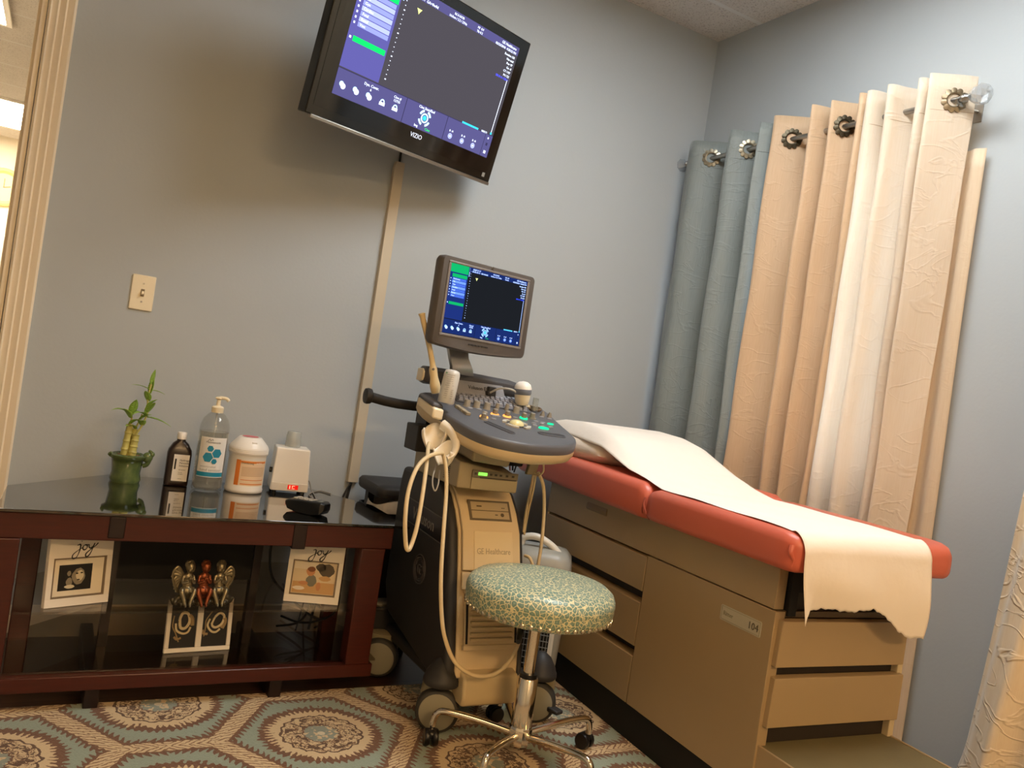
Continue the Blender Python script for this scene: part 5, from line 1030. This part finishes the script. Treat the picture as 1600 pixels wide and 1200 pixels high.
def curtain(name,label,m,ctrl,zt,zb,grom,gm,seed,flare=0,hem=.118,lean=None):
    """ctrl: (y,x) points of the folded top edge; the folds relax and wander on the way down"""
    t=thing(name,label,'curtain',(RX,sum(c[0] for c in ctrl)/len(ctrl),zb),0,'grommet curtains on the rod over the window')
    rnd=random.Random(seed); P=[Vector((x,y,0)) for y,x in ctrl]; sm=smooth(P,10); n=len(sm)-1; ph=[rnd.uniform(0,6) for _ in range(4)]
    b=MB(); NR=46
    def f(u,v):
        i=min(int(u*n),n-1); k=u*n-i; p=sm[i].lerp(sm[i+1],k); z=zt+(zb-zt)*v
        yc=ctrl[0][0]; w_=ctrl[-1][0]-ctrl[0][0]
        amp=1-.22*v+.10*sin(3*v+ph[0]); x=-.10+(p.x+.10)*amp+.006*sin(u*17+v*4+ph[1])*v+.003*sin(v*23+u*31+ph[2])
        y=p.y+.012*sin(v*3.1+u*6+ph[3])*v+flare*v*(u)*(1 if w_<0 else -1)*-1
        if abs(z-(zt-hem))<.006: x+=.003
        return Vector((min(x,-.012) ,y,z))
    b.grid(n,NR,f); b.build('fabric',m,t,world=True,ang=80,solid=.0016,norm=False)
    # stitched header line
    b=MB(); pts=[f(i/n,hem/(zt-zb))+Vector((-.0015,-.0012,0)) for i in range(n+1)]; b.tube(pts,.0012,5,0); b.build('header_seam',mat('seam_thread_pale','#c3ab8c',.8) if 'grey' not in name else mat('seam_thread_grey','#5b5f60',.8),t,world=True)
    for y in grom:
        best=None
        for a_,c_ in zip(sm,sm[1:]):
            if (a_.x-RX)*(c_.x-RX)<=0 and (best is None or abs(a_.y-y)<abs(best[0].y-y)): best=(a_,c_)
        a_,c_=best; d_=(c_-a_).normalized(); nn_=Vector((-d_.y,d_.x,0)); nn_=nn_ if nn_.x+nn_.y<0 else -nn_
        q_=a_.lerp(c_,.5)+nn_*.003; ring_grommet(t,q_.x,q_.y,nn_,gm)
    return t
F_,B_=-.158,-.052
greyC=m_cloth('grey_curtain_cloth','#7e8785','#919997',.10)
peachC=m_cloth('beige_curtain_cloth','#d0b08c','#dcbf9d',.20,.9)
whiteC=m_cloth('ivory_curtain_cloth','#f1e4d0','#faf0e2',.50,1.1)
curtain('grey_curtain','dull grey grommet curtain hanging nearest the room corner',greyC,[(-.050,-.115),(-.085,-.135),(-.140,F_),(-.20,-.105),(-.262,B_),(-.315,-.10),(-.352,F_),(-.385,F_+.005),(-.42,-.105),(-.470,B_),(-.500,-.09),(-.522,-.158),(-.540,-.150),(-.580,-.085),(-.592,-.075)],2.205,.03,(-.200,-.421),mat('grommet_silver','#a9a18d',.35,metal=.85),3)
curtain('beige_curtain','warm beige grommet curtain hanging between the grey and the ivory curtains',peachC,[(-.572,-.13),(-.585,-.160),(-.603,F_-.004),(-.650,-.105),(-.700,B_),(-.735,-.09),(-.770,-.156),(-.79,-.157),(-.825,B_-.01),(-.845,-.11),(-.862,-.157),(-.893,-.105),(-.935,B_),(-.960,-.10),(-.975,-.155),(-.990,-.15),(-1.0,-.11)],2.22,.03,(-.645,-.889),mat('grommet_bronze','#4b4436',.4,metal=.85),5)
curtain('ivory_curtain','sunlit ivory grommet curtain hanging farthest from the room corner',whiteC,[(-.985,-.10),(-1.003,-.14),(-1.022,F_),(-1.045,-.14),(-1.07,B_),(-1.085,-.10),(-1.098,F_),(-1.118,-.155),(-1.135,-.11),(-1.165,B_),(-1.185,-.09),(-1.203,F_+.008),(-1.225,-.14),(-1.238,B_-.02),(-1.250,-.15),(-1.258,F_-.006),(-1.285,-.130),(-1.318,-.090),(-1.345,-.055)],2.215,.03,(-1.305,),mat('grommet_pewter','#8a7d66',.4,metal=.85),9,0)
ln=MB(); 
ln.grid(30,30,lambda u,v:Vector((-.030-.006*sin(u*30)-.004*sin(v*7),-1.12-.27*u-.012*v*u,1.985+(.03-1.985)*v)))
lo=tag(ln.build('curtain_liner',m_cloth('liner_cloth','#e6d0b2','#f0dfc6',.35,.6),ang=80,solid=.001,norm=False),'pale liner strip showing behind the right edge of the ivory curtain','curtain')
# far right curtain, its left edge leaning outwards to the floor
rc_=thing('cream_curtain','creased cream curtain at the right edge of the photo near the step','curtain',(-.12,-1.95,.02))
b=MB()
def rcf(u,v):
    z=2.30+(.02-2.30)*v; ye=-1.78+.165*v**1.1+(.02*max(0,v-.93)/.07); y=ye-(.62+.02*v)*u
    return Vector((-.105+.038*sin(u*21+.6+v*1.2)+.008*sin(u*53+v*9)-.02*v,y,z))
b.grid(110,50,rcf); b.build('fabric',m_cloth('cream_curtain_cloth','#e8d4b4','#f3e3c8',.12,2.2),rc_,world=True,ang=80,solid=.0016,norm=False)
b=MB(); b.tube([rcf(i/60,.955)+Vector((-.002,0,0)) for i in range(61)],.0014,5,0); b.build('hem_seam',mat('seam_thread','#8d8172',.8),rc_,world=True)
b=MB(); b.cyl((-.10,-1.70,2.24),(-.10,-2.6,2.24),.0095); tag(b.build('curtain_rod',steel),'curtain rod carrying the cream curtain beyond the right edge','curtain rod')
